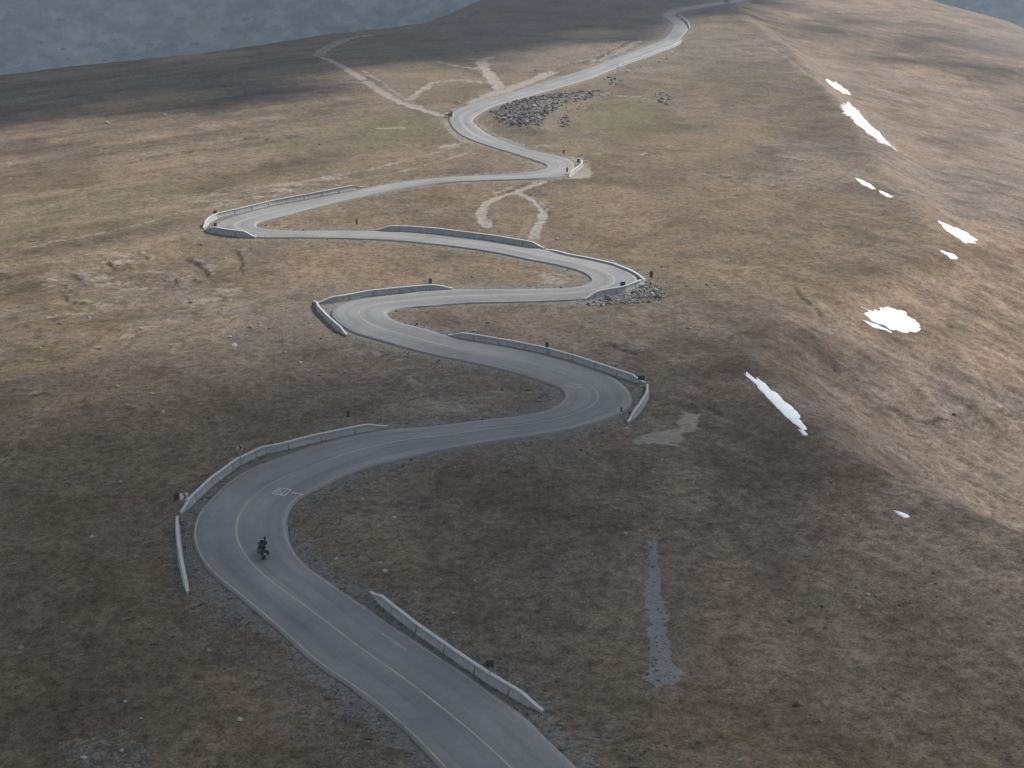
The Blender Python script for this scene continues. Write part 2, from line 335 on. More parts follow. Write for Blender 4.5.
def fields(X, Y, masks=True):
    """final ground height and albedo masks at plan points (flat arrays)"""
    X = np.asarray(X, float); Y = np.asarray(Y, float)
    o = np.argsort(Y, kind='stable'); X = X[o]; Y = Y[o]
    dist = np.hypot(np.hypot(X, Y), CAM_H)
    sp = np.maximum(dist * .0013, .11)                    # mesh spacing there
    z = base(X, Y)
    E = e_dist(X, Y)
    wE = np.interp(Y, [90, 110, 120, 165, 190, 215, 250, 290, 340, 560, 700], [12, 4, 2.0, 2.0, 14, 10, 6, 8, 3.0, 4, 10])
    right = sstep(-.4 * wE, wE, E)
    flank = sstep(-55, 0, E)
    dr, _, tr = near_line(X, Y, RC, 16, RHW)
    free = sstep(.6, 5, dr)                               # 0 near the road
    damp = lambda wl: np.clip(1.6 - 3.2 * sp / wl, 0, 1)  # drop waves the mesh cannot hold
    nz = .55 * perlin(X / 28, Y / 28, 21) + .30 * perlin(X / 11, Y / 11, 22)
    nz = nz + .24 * perlin(X / 4.6, Y / 4.6, 23) * damp(4.6)
    rough = .6 + .8 * sstep(-.1, .4, fbm(X / 35, Y / 35, 2, 29))
    nz = nz + rough * (.13 * perlin(X / 1.9, Y / 1.9, 24) * damp(1.9) * .7 + .07 * perlin(X / .9, Y / .9, 25) * damp(.9))
    # soil creep terracettes on the right flank
    a = -1.03; q = (X * np.cos(a) + Y * np.sin(a)); p = (-X * np.sin(a) + Y * np.cos(a))
    wq = 1.4 * fbm(X / 9, Y / 9, 2, 31)
    tc = perlin((q + wq) / 9.0, (p + wq) / 2.3, 32) * damp(2.3) + .55 * perlin((q + wq) / 4.5, p / 1.2, 33) * damp(1.3)
    tc2 = perlin((q + 3 * wq) / 26.0, (p + 2 * wq) / 6.5, 34) * damp(6.5)
    nz = nz + (.25 * flank + .75 * right) * (.34 * tc + .30 * tc2 + .14 * np.abs(perlin(X / 2.2, Y / 2.2, 35)) * damp(2.2))
    # left flank: long shallow steps
    left = sstep(-15, -70, X - .0 * Y) * sstep(120, 200, Y) * (1 - right)
    nz = nz + left * (.42 * perlin((X * .82 + Y * .57) / 45, (-X * .57 + Y * .82) / 9, 36) + .30 * perlin((X * .80 + Y * .60) / 20, (-X * .60 + Y * .80) / 3.2, 37) * damp(3.2))
    z = z + nz * free
    far = sstep(700, 1200, dist)
    mC = np.zeros((len(X), 4), np.float32); mA = np.zeros((len(X), 4), np.float32); mB = np.zeros((len(X), 4), np.float32)
    wx = fbm(X / 5, Y / 5, 3, 51); wr = fbm(X / 1.6, Y / 1.6, 2, 55)
    # scarps: the ground breaks away downhill, bare dark soil in the step
    for P, h in SCARPS:
        D, S, T = near_line(X, Y, P, 9)
        D = D + .0
        near = np.where(S > 0, 1, -1)
        # downhill = the side nearer the viewpoint
        mx = P[len(P) // 2]; e = P[-1] - P[0]; nrm = np.array([-e[1], e[0]]); side = 1 if nrm @ (-mx) > 0 else -1
        dd = D * near * side + .45 * wx + .30 * wr
        win = np.clip(4 * T * (1 - T), 0, 1) ** .5 * (D < 9) * (T > .001) * (T < .999) * free
        gap = .45 + .55 * sstep(-.25, .15, wr + .6 * wx)
        wd = np.maximum(.2, sp * .5)
        z = z - .62 * h * win * gap * sstep(-wd, wd, dd) * np.exp(-np.maximum(dd, 0) / 3.5)
        mA[:, 0] = np.maximum(mA[:, 0], .42 * win * sstep(-3.2, -.8, dd) * (1 - sstep(-.6, -.1, dd)) * sstep(-.2, .3, wx))
        mA[:, 3] = np.maximum(mA[:, 3], win * gap * sstep(-1.0 * wd, -.2 * wd, dd) * (1 - sstep(wd * .8, wd * 1.6, dd)))
    # the mound under the boulder heap
    D = in_poly(X, Y, GRAVEL[9][0], 10)
    z = z + 1.6 * sstep(4, -6, D) * (D < 500)
    for P, hw, s, rg in TRACKS:
        D, S, T = near_line(X, Y, P, hw + 4)
        m = s * sstep(hw * 1.15, hw * .25, D + rg * (.8 * wx + .6 * wr)) * sstep(0, .04, T) * sstep(1, .96, T)
        mA[:, 0] = np.maximum(mA[:, 0], m * (1 - .38 * (hw > 1.1) * np.exp(-(D / (.22 * hw)) ** 2)))
        z = z - .12 * m * free
    pz = fbm(X / 9, Y / 4, 4, 59)
    for P, s, rg in BARE:
        D = in_poly(X, Y, P, 6)
        mA[:, 0] = np.maximum(mA[:, 0], s * sstep(1.2 * rg, -1.2 * rg, D + 1.6 * rg * (wx + .6 * wr)) * (1 if rg < .8 else sstep(-.25, .35, pz)))
    for P, s, rg in GRAVEL:
        D = in_poly(X, Y, P, 6)
        mA[:, 1] = np.maximum(mA[:, 1], s * sstep(.8 * rg, -.8 * rg, D + (1.5 * rg + .12) * (.6 * wx + .9 * wr)))
    for P, s, rg in GREEN:
        D = in_poly(X, Y, P, 25)
        mA[:, 2] = np.maximum(mA[:, 2], s * sstep(4 * rg, -3 * rg, D + 4 * rg * wx))
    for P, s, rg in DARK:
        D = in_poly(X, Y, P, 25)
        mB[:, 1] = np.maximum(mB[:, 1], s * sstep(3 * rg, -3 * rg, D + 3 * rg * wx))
    # verge: gravel shoulder of uneven width
    vw = 1.2 + 2.4 * np.clip(.5 + fbm(X / 14, Y / 14, 2, 57), 0, 1.4)
    verge = sstep(vw * 1.7, vw * .45, dr + .9 * wr + .8 * wx) * (dr < 15)
    nearv = sstep(330, 200, dist)
    mA[:, 1] = np.maximum(mA[:, 1], verge * (.35 + .45 * nearv))
    mA[:, 0] = np.maximum(mA[:, 0], verge * .35)
    # scattered gravelly ground along the road and in loose patches
    st = sstep(.15, .5, fbm(X / 18, Y / 18, 4, 58) + .25 * sstep(14, 3, dr))
    mA[:, 1] = np.maximum(mA[:, 1], .40 * st * (1 - right) * sstep(360, 200, dist))
    for P, s, rg in GREYZ:
        D = in_poly(X, Y, P, 40)
        mC[:, 0] = np.maximum(mC[:, 0], s * sstep(2.5 * rg, -2.5 * rg, D + 3 * rg * (wx + .4 * wr)))
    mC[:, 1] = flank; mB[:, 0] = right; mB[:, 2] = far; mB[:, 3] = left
    z = np.where(dr < 500, z - .10 * sstep(.9, -.2, dr), z)
    out_z = np.empty_like(z); out_z[o] = z
    C = np.empty_like(mC); C[o] = mC; fields.C = C; A = np.empty_like(mA); A[o] = mA; B = np.empty_like(mB); B[o] = mB
    d2 = np.empty_like(dr); d2[o] = dr
    return out_z, A, B, d2

def hgt(x, y):
    z, _, _, _ = fields(np.atleast_1d(x), np.atleast_1d(y))
    return z
# ------------------------------------------------------------------ materials
class NT:
    def __init__(s, name):
        s.m = bpy.data.materials.new(name); s.m.use_nodes = True
        s.t = s.m.node_tree; s.n = s.t.nodes; s.l = s.t.links
        s.b = s.n['Principled BSDF']
    def node(s, kind, **kw):
        n = s.n.new(kind)
        for k, v in kw.items():
            if k in n.inputs: n.inputs[k].default_value = v
            else: setattr(n, k, v)
        return n
    def link(s, a, b): s.l.new(a, b)
    def pos(s):
        return s.node('ShaderNodeNewGeometry').outputs['Position']
    def obj(s):
        return s.node('ShaderNodeTexCoord').outputs['Object']
    def noise(s, vec, scale, detail=4, rough=.5, dist=0, stretch=None, rot=0):
        if stretch or rot:
            mp = s.node('ShaderNodeMapping', vector_type='TEXTURE'); s.link(vec, mp.inputs['Vector'])
            mp.inputs['Scale'].default_value = tuple(1 / q for q in (stretch or (1, 1, 1))); mp.inputs['Rotation'].default_value = (0, 0, rot)
            vec = mp.outputs[0]
        n = s.node('ShaderNodeTexNoise'); s.link(vec, n.inputs['Vector'])
        n.inputs['Scale'].default_value = scale; n.inputs['Detail'].default_value = detail
        n.inputs['Roughness'].default_value = rough; n.inputs['Distortion'].default_value = dist
        return n.outputs['Fac']
    def ramp(s, fac, stops):
        r = s.node('ShaderNodeValToRGB'); s.link(fac, r.inputs['Fac'])
        e = r.color_ramp.elements
        while len(e) < len(stops): e.new(.5)
        for q, (p, c) in zip(e, stops):
            q.position = p; q.color = (c, c, c, 1) if not hasattr(c, '__len__') else (*c, 1)
        return r.outputs['Color']
    def math(s, op, a, b=None, clamp=False):
        n = s.node('ShaderNodeMath', operation=op, use_clamp=clamp)
        for i, v in enumerate((a, b)):
            if v is None: continue
            if isinstance(v, (int, float)): n.inputs[i].default_value = v
            else: s.link(v, n.inputs[i])
        return n.outputs[0]
    def mix(s, fac, a, b, mode='MIX'):
        n = s.node('ShaderNodeMix', data_type='RGBA', blend_type=mode)
        for v, k in ((fac, 0), (a, 6), (b, 7)):
            if isinstance(v, (int, float)): n.inputs[k].default_value = v
            elif hasattr(v, '__len__'): n.inputs[k].default_value = (*v, 1)
            else: s.link(v, n.inputs[k])
        return n.outputs[2]
    def out(s, col, rough=.9, spec=.2, bump=None, bs=.5, bd=.05):
        if hasattr(col, '__len__') and not hasattr(col, 'is_linked'): s.b.inputs['Base Color'].default_value = (*col, 1)
        else: s.link(col, s.b.inputs['Base Color'])
        if isinstance(rough, (int, float)): s.b.inputs['Roughness'].default_value = rough
        else: s.link(rough, s.b.inputs['Roughness'])
        s.b.inputs['Specular IOR Level'].default_value = spec
        if bump is not None:
            n = s.node('ShaderNodeBump', Strength=bs, Distance=bd); s.link(bump, n.inputs['Height'])
            s.link(n.outputs[0], s.b.inputs['Normal'])
        return s.m

def simple(name, c, rough=.6, spec=.3, var=.25, scale=6, metal=0):
    m = NT(name); f = m.noise(m.obj(), scale, 5, .6)
    d = tuple(v * (1 - var) for v in c); e = tuple(min(1, v * (1 + var)) for v in c)
    m.b.inputs['Metallic'].default_value = metal
    return m.out(m.ramp(f, [(.3, d), (.7, e)]), rough, spec)

def ground_material():
    m = NT('alpine_ground'); P = m.pos()
    def attr(n):
        a = m.node('ShaderNodeAttribute', attribute_name=n)
        s = m.node('ShaderNodeSeparateColor'); m.link(a.outputs['Color'], s.inputs[0])
        return s.outputs[0], s.outputs[1], s.outputs[2], a.outputs['Alpha']
    bare, grav, green, scarp = attr('mask_a')
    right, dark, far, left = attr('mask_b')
    greyz, flank, _c2, _c3 = attr('mask_c')
    big = m.noise(P, .014, 5, .55, .3)
    mid = m.noise(P, .075, 6, .6, .4)
    fine = m.noise(P, 1.05, 9, .70)
    tiny = m.noise(P, 4.2, 5, .7)
    # dry turf: straw, olive and grey brown
    straw = m.ramp(fine, [(.32, (.068, .050, .032)), (.48, (.124, .096, .068)), (.70, (.198, .157, .114))])
    olive = m.ramp(fine, [(.34, (.052, .043, .028)), (.47, (.102, .083, .054)), (.67, (.168, .138, .092))])
    grey = m.ramp(fine, [(.34, (.060, .048, .037)), (.47, (.104, .084, .067)), (.67, (.170, .142, .117))])
    f1 = m.ramp(big, [(.40, 0), (.58, 1)])
    f2 = m.ramp(mid, [(.42, 0), (.62, 1)])
    turf = m.mix(m.math('MULTIPLY', f1, .6), straw, olive)
    turf = m.mix(m.math('MULTIPLY', f2, .75), turf, grey)
    # the right flank: paler, pinker old grass
    pale = m.ramp(fine, [(.34, (.112, .080, .058)), (.47, (.182, .136, .100)), (.67, (.268, .208, .158))])
    pale = m.mix(m.math('MULTIPLY', f2, .55), pale, m.ramp(fine, [(.34, (.075, .058, .043)), (.5, (.122, .094, .071)), (.67, (.17, .135, .105))]))
    turf = m.mix(m.math('MULTIPLY', right, .85), turf, pale)
    gz = m.ramp(fine, [(.34, (.076, .062, .052)), (.47, (.124, .106, .092)), (.67, (.200, .175, .155))])
    turf = m.mix(m.math('MULTIPLY', greyz, .8), turf, gz)
    # tussock mottle
    mot = m.ramp(tiny, [(.34, .62), (.49, 1.0), (.66, 1.32)])
    turf = m.mix(.75, turf, mot, 'MULTIPLY')
    holes = m.ramp(m.noise(P, 1.05, 6, .72), [(.63, 0), (.73, 1)])
    turf = m.mix(m.math('MULTIPLY', holes, .35), turf, (.040, .030, .021))
    # long pale and dark streaks: left ones paint in relief shading, right flank is grass
    st = m.ramp(m.noise(P, .11, 7, .62, .2, (.14, 1, 1), R(40)), [(.37, .62), (.61, 1.28)])
    turf = m.mix(m.math('MULTIPLY', left, .85), turf, st, 'MULTIPLY')
    st2 = m.ramp(m.noise(P, .34, 7, .68, .3, (.22, 1, 1), R(-60)), [(.32, .64), (.66, 1.24)])
    turf = m.mix(m.math('MULTIPLY', flank, .85), turf, st2, 'MULTIPLY')
    # broad drifts of redder, darker and paler sward
    pat = m.noise(P, .045, 7, .62, .8); pat2 = m.noise(P, .19, 6, .66, .5)
    turf = m.mix(1, turf, m.ramp(pat, [(.34, (.70, .67, .62)), (.50, (1, 1, 1)), (.66, (1.22, 1.17, 1.10))]), 'MULTIPLY')
    turf = m.mix(.8, turf, m.ramp(pat2, [(.34, (.78, .74, .70)), (.50, (1, 1, 1)), (.66, (1.20, 1.16, 1.12))]), 'MULTIPLY')
    # terracette shadows painted as short dark dashes across the turf
    dash = m.ramp(m.noise(P, 1.25, 4, .62, .2, (.30, 1, 1), R(-60)), [(.585, 0), (.645, 1)])
    turf = m.mix(m.math('MULTIPLY', m.math('MULTIPLY', dash, flank), .42), turf, (.055, .041, .030))
    dash3 = m.ramp(m.noise(P, .55, 4, .62, .2, (.25, 1, 1), R(-57)), [(.60, 0), (.66, 1)])
    turf = m.mix(m.math('MULTIPLY', m.math('MULTIPLY', dash3, flank), .30), turf, (.060, .046, .034))
    dash2 = m.ramp(m.noise(P, 1.1, 4, .62, .2, (.35, 1, 1), R(28)), [(.59, 0), (.66, 1)])
    turf = m.mix(m.math('MULTIPLY', m.math('MULTIPLY', dash2, m.math('SUBTRACT', 1, flank)), .16), turf, (.055, .042, .031))
    crumb = m.ramp(m.noise(P, 1.5, 5, .7, 0, (.7, 1, 1), R(20)), [(.625, 0), (.69, 1)])
    turf = m.mix(m.math('MULTIPLY', crumb, m.math('ADD', .12, m.math('MULTIPLY', greyz, .35))), turf, (.27, .245, .21))
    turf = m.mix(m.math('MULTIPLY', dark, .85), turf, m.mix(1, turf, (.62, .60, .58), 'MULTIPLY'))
    turf = m.mix(1, turf, m.mix(right, (1.05, 1.0, .94), (1.05, 1.0, .955)), 'MULTIPLY')
    gr = m.ramp(fine, [(.34, (.044, .050, .020)), (.5, (.082, .092, .038)), (.67, (.125, .130, .060))])
    turf = m.mix(m.math('MULTIPLY', green, .5), turf, gr)
    # bare earth
    earth = m.ramp(fine, [(.22, (.140, .115, .091)), (.48, (.232, .200, .165)), (.78, (.33, .295, .252))])
    bf = m.math('ADD', bare, m.math('MULTIPLY', m.math('SUBTRACT', fine, .5), 1.1))
    bf = m.math('MULTIPLY', m.ramp(bf, [(.18, 0), (.62, 1)]), m.ramp(bare, [(.02, 0), (.25, 1)]))
    c = m.mix(bf, turf, earth)
    # gravel: stone specks of several sizes
    v = m.node('ShaderNodeTexVoronoi', Scale=3.2); m.link(P, v.inputs['Vector'])
    v2 = m.node('ShaderNodeTexVoronoi', Scale=8.5); m.link(P, v2.inputs['Vector'])
    sv = m.node('ShaderNodeSeparateColor'); m.link(v.outputs['Color'], sv.inputs[0])
    sv2 = m.node('ShaderNodeSeparateColor'); m.link(v2.outputs['Color'], sv2.inputs[0])
    stone = m.ramp(m.mix(.5, sv.outputs[0], sv2.outputs[1]), [(.15, (.062, .049, .036)), (.5, (.118, .099, .077)), (.85, (.215, .188, .153))])
    sm = m.ramp(m.noise(P, .9, 6, .7), [(.30, 0), (.70, 1)])
    gf = m.math('ADD', grav, m.math('MULTIPLY', m.math('SUBTRACT', sm, .55), .75))
    stone = m.mix(m.ramp(grav, [(.72, 0), (.9, .75)]), stone, m.ramp(fine, [(.3, (.150, .151, .155)), (.7, (.215, .215, .217))]))
    gf = m.math('MULTIPLY', m.ramp(gf, [(.25, 0), (.60, 1)]), m.ramp(grav, [(.02, 0), (.2, 1)]))
    gf = m.math('MAXIMUM', gf, m.ramp(grav, [(.74, 0), (.90, 1)]))
    c = m.mix(m.math('MULTIPLY', gf, .9), c, stone)
    c = m.mix(m.math('MULTIPLY', scarp, .9), c, m.ramp(fine, [(.3, (.022, .017, .012)), (.7, (.05, .037, .027))]))
    # the far valley sides: dark heath, grey scree tongues, yellow meadows
    fa = m.noise(P, .0032, 6, .6, .6)
    fb = m.noise(P, .028, 7, .68)
    heath = m.ramp(fb, [(.40, (.020, .022, .022)), (.51, (.070, .068, .060)), (.61, (.145, .135, .118))])
    scree = m.ramp(m.noise(P, .010, 8, .72, .3, (1, 1, 1)), [(.55, 0), (.68, 1)])
    heath = m.mix(m.math('MULTIPLY', scree, .5), heath, (.20, .195, .19))
    mead = m.ramp(fa, [(.58, 0), (.68, 1)])
    heath = m.mix(m.math('MULTIPLY', mead, .5), heath, (.13, .12, .055))
    c = m.mix(far, c, heath)
    h = m.math('ADD', m.math('MULTIPLY', fine, 1.0), m.math('MULTIPLY', tiny, .55))
    h = m.math('ADD', h, m.math('MULTIPLY', m.math('MULTIPLY', v.outputs['Distance'], grav), -.6))
    return m.out(c, .95, .1, h, .55, .22)

def asphalt_material():
    m = NT('worn_asphalt'); P = m.pos()
    uv = m.node('ShaderNodeUVMap', uv_map='UVMap').outputs[0]
    n1 = m.noise(P, .09, 5, .6); n2 = m.noise(P, 1.4, 7, .7); n3 = m.noise(P, 14, 3, .7)
    c = m.ramp(n1, [(.35, (.158, .154, .151)), (.65, (.204, .197, .190))])
    c = m.mix(.6, c, m.ramp(n2, [(.3, .86), (.7, 1.10)]), 'MULTIPLY')
    c = m.mix(.6, c, m.ramp(n3, [(.3, .85), (.7, 1.14)]), 'MULTIPLY')
    # wheel paths, streaks along the lane (u across, v along in metres)
    st = m.noise(uv, 1.0, 5, .6, .25, (5.0, .035, 1))
    c = m.mix(.85, c, m.ramp(st, [(.34, .76), (.5, 1.0), (.66, 1.16)]), 'MULTIPLY')
    sx = m.node('ShaderNodeSeparateXYZ'); m.link(uv, sx.inputs[0])
    wv = m.math('ABSOLUTE', m.math('SUBTRACT', m.math('ABSOLUTE', m.math('SUBTRACT', sx.outputs[0], .5)), .24))
    c = m.mix(.5, c, m.ramp(wv, [(.03, .93), (.14, 1.06)]), 'MULTIPLY')
    # dust drifted in from the verges, patches of repair
    ed = m.math('ABSOLUTE', m.math('SUBTRACT', sx.outputs[0], .5))
    dm = m.math('ADD', ed, m.math('MULTIPLY', m.math('SUBTRACT', m.noise(P, .55, 5, .65), .5), .22))
    c = m.mix(m.math('MULTIPLY', m.ramp(dm, [(.43, 0), (.53, 1)]), .55), c, (.235, .215, .185))
    tar = m.node('ShaderNodeTexVoronoi', feature='DISTANCE_TO_EDGE', Scale=.16)
    wp = m.node('ShaderNodeVectorMath', operation='ADD'); nz = m.node('ShaderNodeTexNoise', Scale=.7, Detail=4.0)
    m.link(P, nz.inputs['Vector']); m.link(P, wp.inputs[0]); m.link(nz.outputs['Color'], wp.inputs[1]); m.link(wp.outputs[0], tar.inputs['Vector'])
    cr_ = m.math('MULTIPLY', m.ramp(tar.outputs['Distance'], [(.004, 1), (.012, 0)]), m.ramp(m.noise(P, .08, 3), [(.52, 0), (.60, 1)]))
    c = m.mix(m.math('MULTIPLY', cr_, .18), c, (.06, .06, .06))
    return m.out(c, .8, .35, n3, .25, .01)

def paint_material(name, col, worn):
    m = NT(name); P = m.pos()
    f = m.noise(P, .8, 7, .75)
    f2 = m.noise(P, .06, 4, .6)
    w = m.math('ADD', m.math('MULTIPLY', f, .6), m.math('MULTIPLY', f2, .6))
    k = m.ramp(w, [(worn - .1, 0), (worn + .12, 1)])
    return m.out(m.mix(k, col, (.18, .178, .175)), .75, .3)

def stone_material(name, lo, hi):
    m = NT(name); o = m.node('ShaderNodeObjectInfo').outputs['Random']
    P = m.pos()
    f = m.math('ADD', m.math('MULTIPLY', o, .7), m.math('MULTIPLY', m.noise(P, 2.2, 6, .7), .5))
    c = m.ramp(f, [(.2, lo), (1.0, hi)])
    lich = m.ramp(m.noise(P, 3.5, 5, .7), [(.58, 0), (.68, 1)])
    c = m.mix(m.math('MULTIPLY', lich, .3), c, (.14, .13, .09))
    return m.out(c, .9, .2, m.noise(P, 6, 5, .7), .6, .05)

def speck_material(name, lo, hi, rough=.92):
    """many small stones / tufts in one mesh, tint per piece from a colour attribute"""
    m = NT(name); a = m.node('ShaderNodeAttribute', attribute_name='tint')
    s = m.node('ShaderNodeSeparateColor'); m.link(a.outputs['Color'], s.inputs[0])
    f = m.math('ADD', m.math('MULTIPLY', s.outputs[0], .85), m.math('MULTIPLY', m.noise(m.pos(), 9, 3, .6), .15))
    return m.out(m.ramp(f, [(0, lo), (1, hi)]), rough, .15)

def snow_material():
    m = NT('old_snow'); P = m.pos()
    f = m.noise(P, .5, 6, .65, .3)
    c = m.ramp(f, [(.3, (.74, .75, .76)), (.6, (.86, .86, .86))])
    d = m.ramp(m.noise(P, 1.3, 6, .7), [(.60, 0), (.74, 1)])
    c = m.mix(m.math('MULTIPLY', d, .35), c, (.45, .41, .35))
    m.b.inputs['Subsurface Weight'].default_value = 0
    return m.out(c, .7, .3, f, .35, .15)

def concrete_material():
    m = NT('barrier_concrete'); P = m.pos()
    f = m.noise(P, 1.2, 7, .65); g = m.noise(P, .12, 3)
    c = m.ramp(f, [(.3, (.235, .235, .236)), (.7, (.33, .326, .318))])
    c = m.mix(.5, c, m.ramp(g, [(.3, .82), (.7, 1.1)]), 'MULTIPLY')
    st = m.ramp(m.noise(P, 2.5, 5, .7, 0, (1, 1, .15)), [(.55, 0), (.72, 1)])
    c = m.mix(m.math('MULTIPLY', st, .4), c, (.19, .18, .165))
    return m.out(c, .85, .25, f, .3, .02)

M = {}
M['ground'] = ground_material()
M['asphalt'] = asphalt_material()
M['yellow'] = paint_material('faded_yellow_paint', (.40, .35, .22), .62)
M['white'] = paint_material('faded_white_paint', (.50, .495, .48), .66)
M['smear'] = paint_material('rubbed_white_paint', (.34, .34, .335), .58)
M['concrete'] = concrete_material()
M['coping'] = simple('coping_concrete', (.44, .435, .42), .85, .25, .15, 3)  # paler than the wall: the sky-lit top line is put into the colour
M['stone_dark'] = stone_material('dark_rock', (.032, .031, .031), (.24, .232, .222))
M['stone_pale'] = stone_material('pale_rock', (.15, .140, .125), (.38, .365, .34))
M['gravel'] = speck_material('verge_gravel', (.050, .041, .031), (.26, .232, .192))
M['rubble'] = speck_material('dark_rubble', (.022, .021, .021), (.20, .193, .183))
M['tuft'] = speck_material('dry_tufts', (.10, .080, .055), (.26, .21, .15))
M['snow'] = snow_material()
M['steel'] = simple('galvanised_steel', (.22, .22, .225), .5, .5, .2, 8, .6)
M['signback'] = simple('sign_back_dark', (.035, .035, .04), .6, .3, .2, 8)
M['sign_white'] = simple('sign_white', (.62, .60, .58), .5, .4, .1, 8)
M['sign_red'] = simple('sign_red', (.35, .025, .03), .5, .4, .15, 8)
M['sign_black'] = simple('sign_black', (.02, .02, .022), .5, .4, .2, 8)
M['sign_yellow'] = simple('sign_yellow', (.42, .33, .12), .5, .4, .15, 8)
M['rubber'] = simple('tyre_rubber', (.018, .018, .019), .85, .2, .2, 20)
M['black_plastic'] = simple('black_bodywork', (.022, .022, .026), .4, .5, .2, 10)
M['bike_white'] = simple('white_bodywork', (.66, .66, .65), .35, .5, .06, 10)
M['chrome'] = simple('dull_metal', (.32, .32, .33), .4, .5, .1, 10, .8)
M['cloth'] = simple('dark_riding_suit', (.022, .023, .028), .85, .2, .3, 14)
M['helmet'] = simple('dark_helmet', (.03, .03, .036), .25, .5, .1, 10)
M['visor'] = simple('tinted_visor', (.015, .015, .02), .1, .6, .1, 10)
M['lamp_red'] = simple('red_lens', (.10, .008, .008), .3, .5, .1, 10)
M['plate'] = simple('number_plate', (.62, .62, .60), .5, .4, .06, 10)
M['glass'] = simple('car_glass', (.02, .022, .026), .1, .6, .1, 5)
M['car_dark'] = simple('dark_car_paint', (.03, .032, .04), .35, .5, .1, 5)
M['shrub'] = simple('dark_juniper', (.020, .026, .016), .9, .1, .4, .8)
M['bark'] = simple('bark', (.05, .04, .03), .9, .1, .3, 3)
def cloud_material():
    m = NT('cloud_white'); f = m.noise(m.pos(), .02, 4)
    return m.out(m.ramp(f, [(.3, (.78, .78, .78)), (.7, (.88, .88, .88))]), 1.0, 0)
M['shade_cloud'] = cloud_material()
# ------------------------------------------------------------------ object helpers
def tag(o, label=None, cat=None, group=None, kind=None):
    if label: o['label'] = label
    if cat: o['category'] = cat
    if group: o['group'] = group
    if kind: o['kind'] = kind
    return o

def link(name, me, mat, parent=None, smooth=False):
    o = bpy.data.objects.new(name, me); COL.objects.link(o)
    if mat is not None and len(me.materials) == 0: me.materials.append(mat)
    if parent is not None: o.parent = parent
    if smooth: me.polygons.foreach_set('use_smooth', np.ones(len(me.polygons), bool))
    return o

def np_mesh(name, V, F, smooth=False):
    V = np.asarray(V, np.float32); F = np.asarray(F, np.int32)
    me = bpy.data.meshes.new(name)
    n, k = F.shape
    me.vertices.add(len(V)); me.vertices.foreach_set('co', V.ravel())
    me.loops.add(n * k); me.loops.foreach_set('vertex_index', F.ravel())
    me.polygons.add(n); me.polygons.foreach_set('loop_start', np.arange(0, n * k, k, dtype=np.int32))
    me.update(calc_edges=True)
    if smooth: me.polygons.foreach_set('use_smooth', np.ones(n, bool))
    return me

def empty(name, loc=(0, 0, 0), rz=0, rx=0, ry=0):
    o = bpy.data.objects.new(name, None); COL.objects.link(o); o.empty_display_size = .2
    o.location = loc; o.rotation_euler = (rx, ry, rz)
    return o

class MB:
    def __init__(s): s.bm = bmesh.new()
    def box(s, c, d, bev=0, mat=None):
        r = bmesh.ops.create_cube(s.bm, size=1, matrix=Matrix.Translation(c) @ (mat or Matrix()) @ Matrix.Diagonal((*d, 1)))
        if bev:
            es = {e for v in r['verts'] for e in v.link_edges}
            bmesh.ops.bevel(s.bm, geom=list(es), offset=bev, segments=2, affect='EDGES', profile=.5)
        return s
    def tube(s, a, b, r1, r2=None, seg=10):
        a = Vector(a); b = Vector(b); d = b - a
        m = Matrix.Translation((a + b) / 2) @ d.to_track_quat('Z', 'Y').to_matrix().to_4x4()
        bmesh.ops.create_cone(s.bm, cap_ends=True, segments=seg, radius1=r1, radius2=r2 if r2 is not None else r1, depth=d.length, matrix=m)
        return s
    def ball(s, c, d, sub=2, mat=None):
        bmesh.ops.create_icosphere(s.bm, subdivisions=sub, radius=1, matrix=Matrix.Translation(c) @ (mat or Matrix()) @ Matrix.Diagonal((*d, 1)))
        return s
    def torus(s, c, R_, r, seg=24, ring=8):           # axis along x
        vs = []
        for i in range(seg):
            a = 2 * math.pi * i / seg
            vs.append([s.bm.verts.new((c[0] + r * math.sin(2 * math.pi * j / ring), c[1] + (R_ + r * math.cos(2 * math.pi * j / ring)) * math.cos(a), c[2] + (R_ + r * math.cos(2 * math.pi * j / ring)) * math.sin(a))) for j in range(ring)])
        for i in range(seg):
            for j in range(ring):
                s.bm.faces.new((vs[i][j], vs[(i + 1) % seg][j], vs[(i + 1) % seg][(j + 1) % ring], vs[i][(j + 1) % ring]))
        return s
    def prism(s, pts, x0, x1):                        # side outline (y, z) extruded along x
        a = [s.bm.verts.new((x0, p[0], p[1])) for p in pts]; b = [s.bm.verts.new((x1, p[0], p[1])) for p in pts]
        s.bm.faces.new(a); s.bm.faces.new(b[::-1])
        for i in range(len(pts)):
            j = (i + 1) % len(pts); s.bm.faces.new((a[i], b[i], b[j], a[j]))
        return s
    def plate(s, pts, y0, y1):                        # front outline (x, z) extruded along y
        a = [s.bm.verts.new((p[0], y0, p[1])) for p in pts]; b = [s.bm.verts.new((p[0], y1, p[1])) for p in pts]
        s.bm.faces.new(a); s.bm.faces.new(b[::-1])
        for i in range(len(pts)):
            j = (i + 1) % len(pts); s.bm.faces.new((a[i], b[i], b[j], a[j]))
        return s
    def build(s, name, mat, parent=None, smooth=False):
        bmesh.ops.recalc_face_normals(s.bm, faces=s.bm.faces)
        me = bpy.data.meshes.new(name); s.bm.to_mesh(me); s.bm.free()
        return link(name, me, mat, parent, smooth)

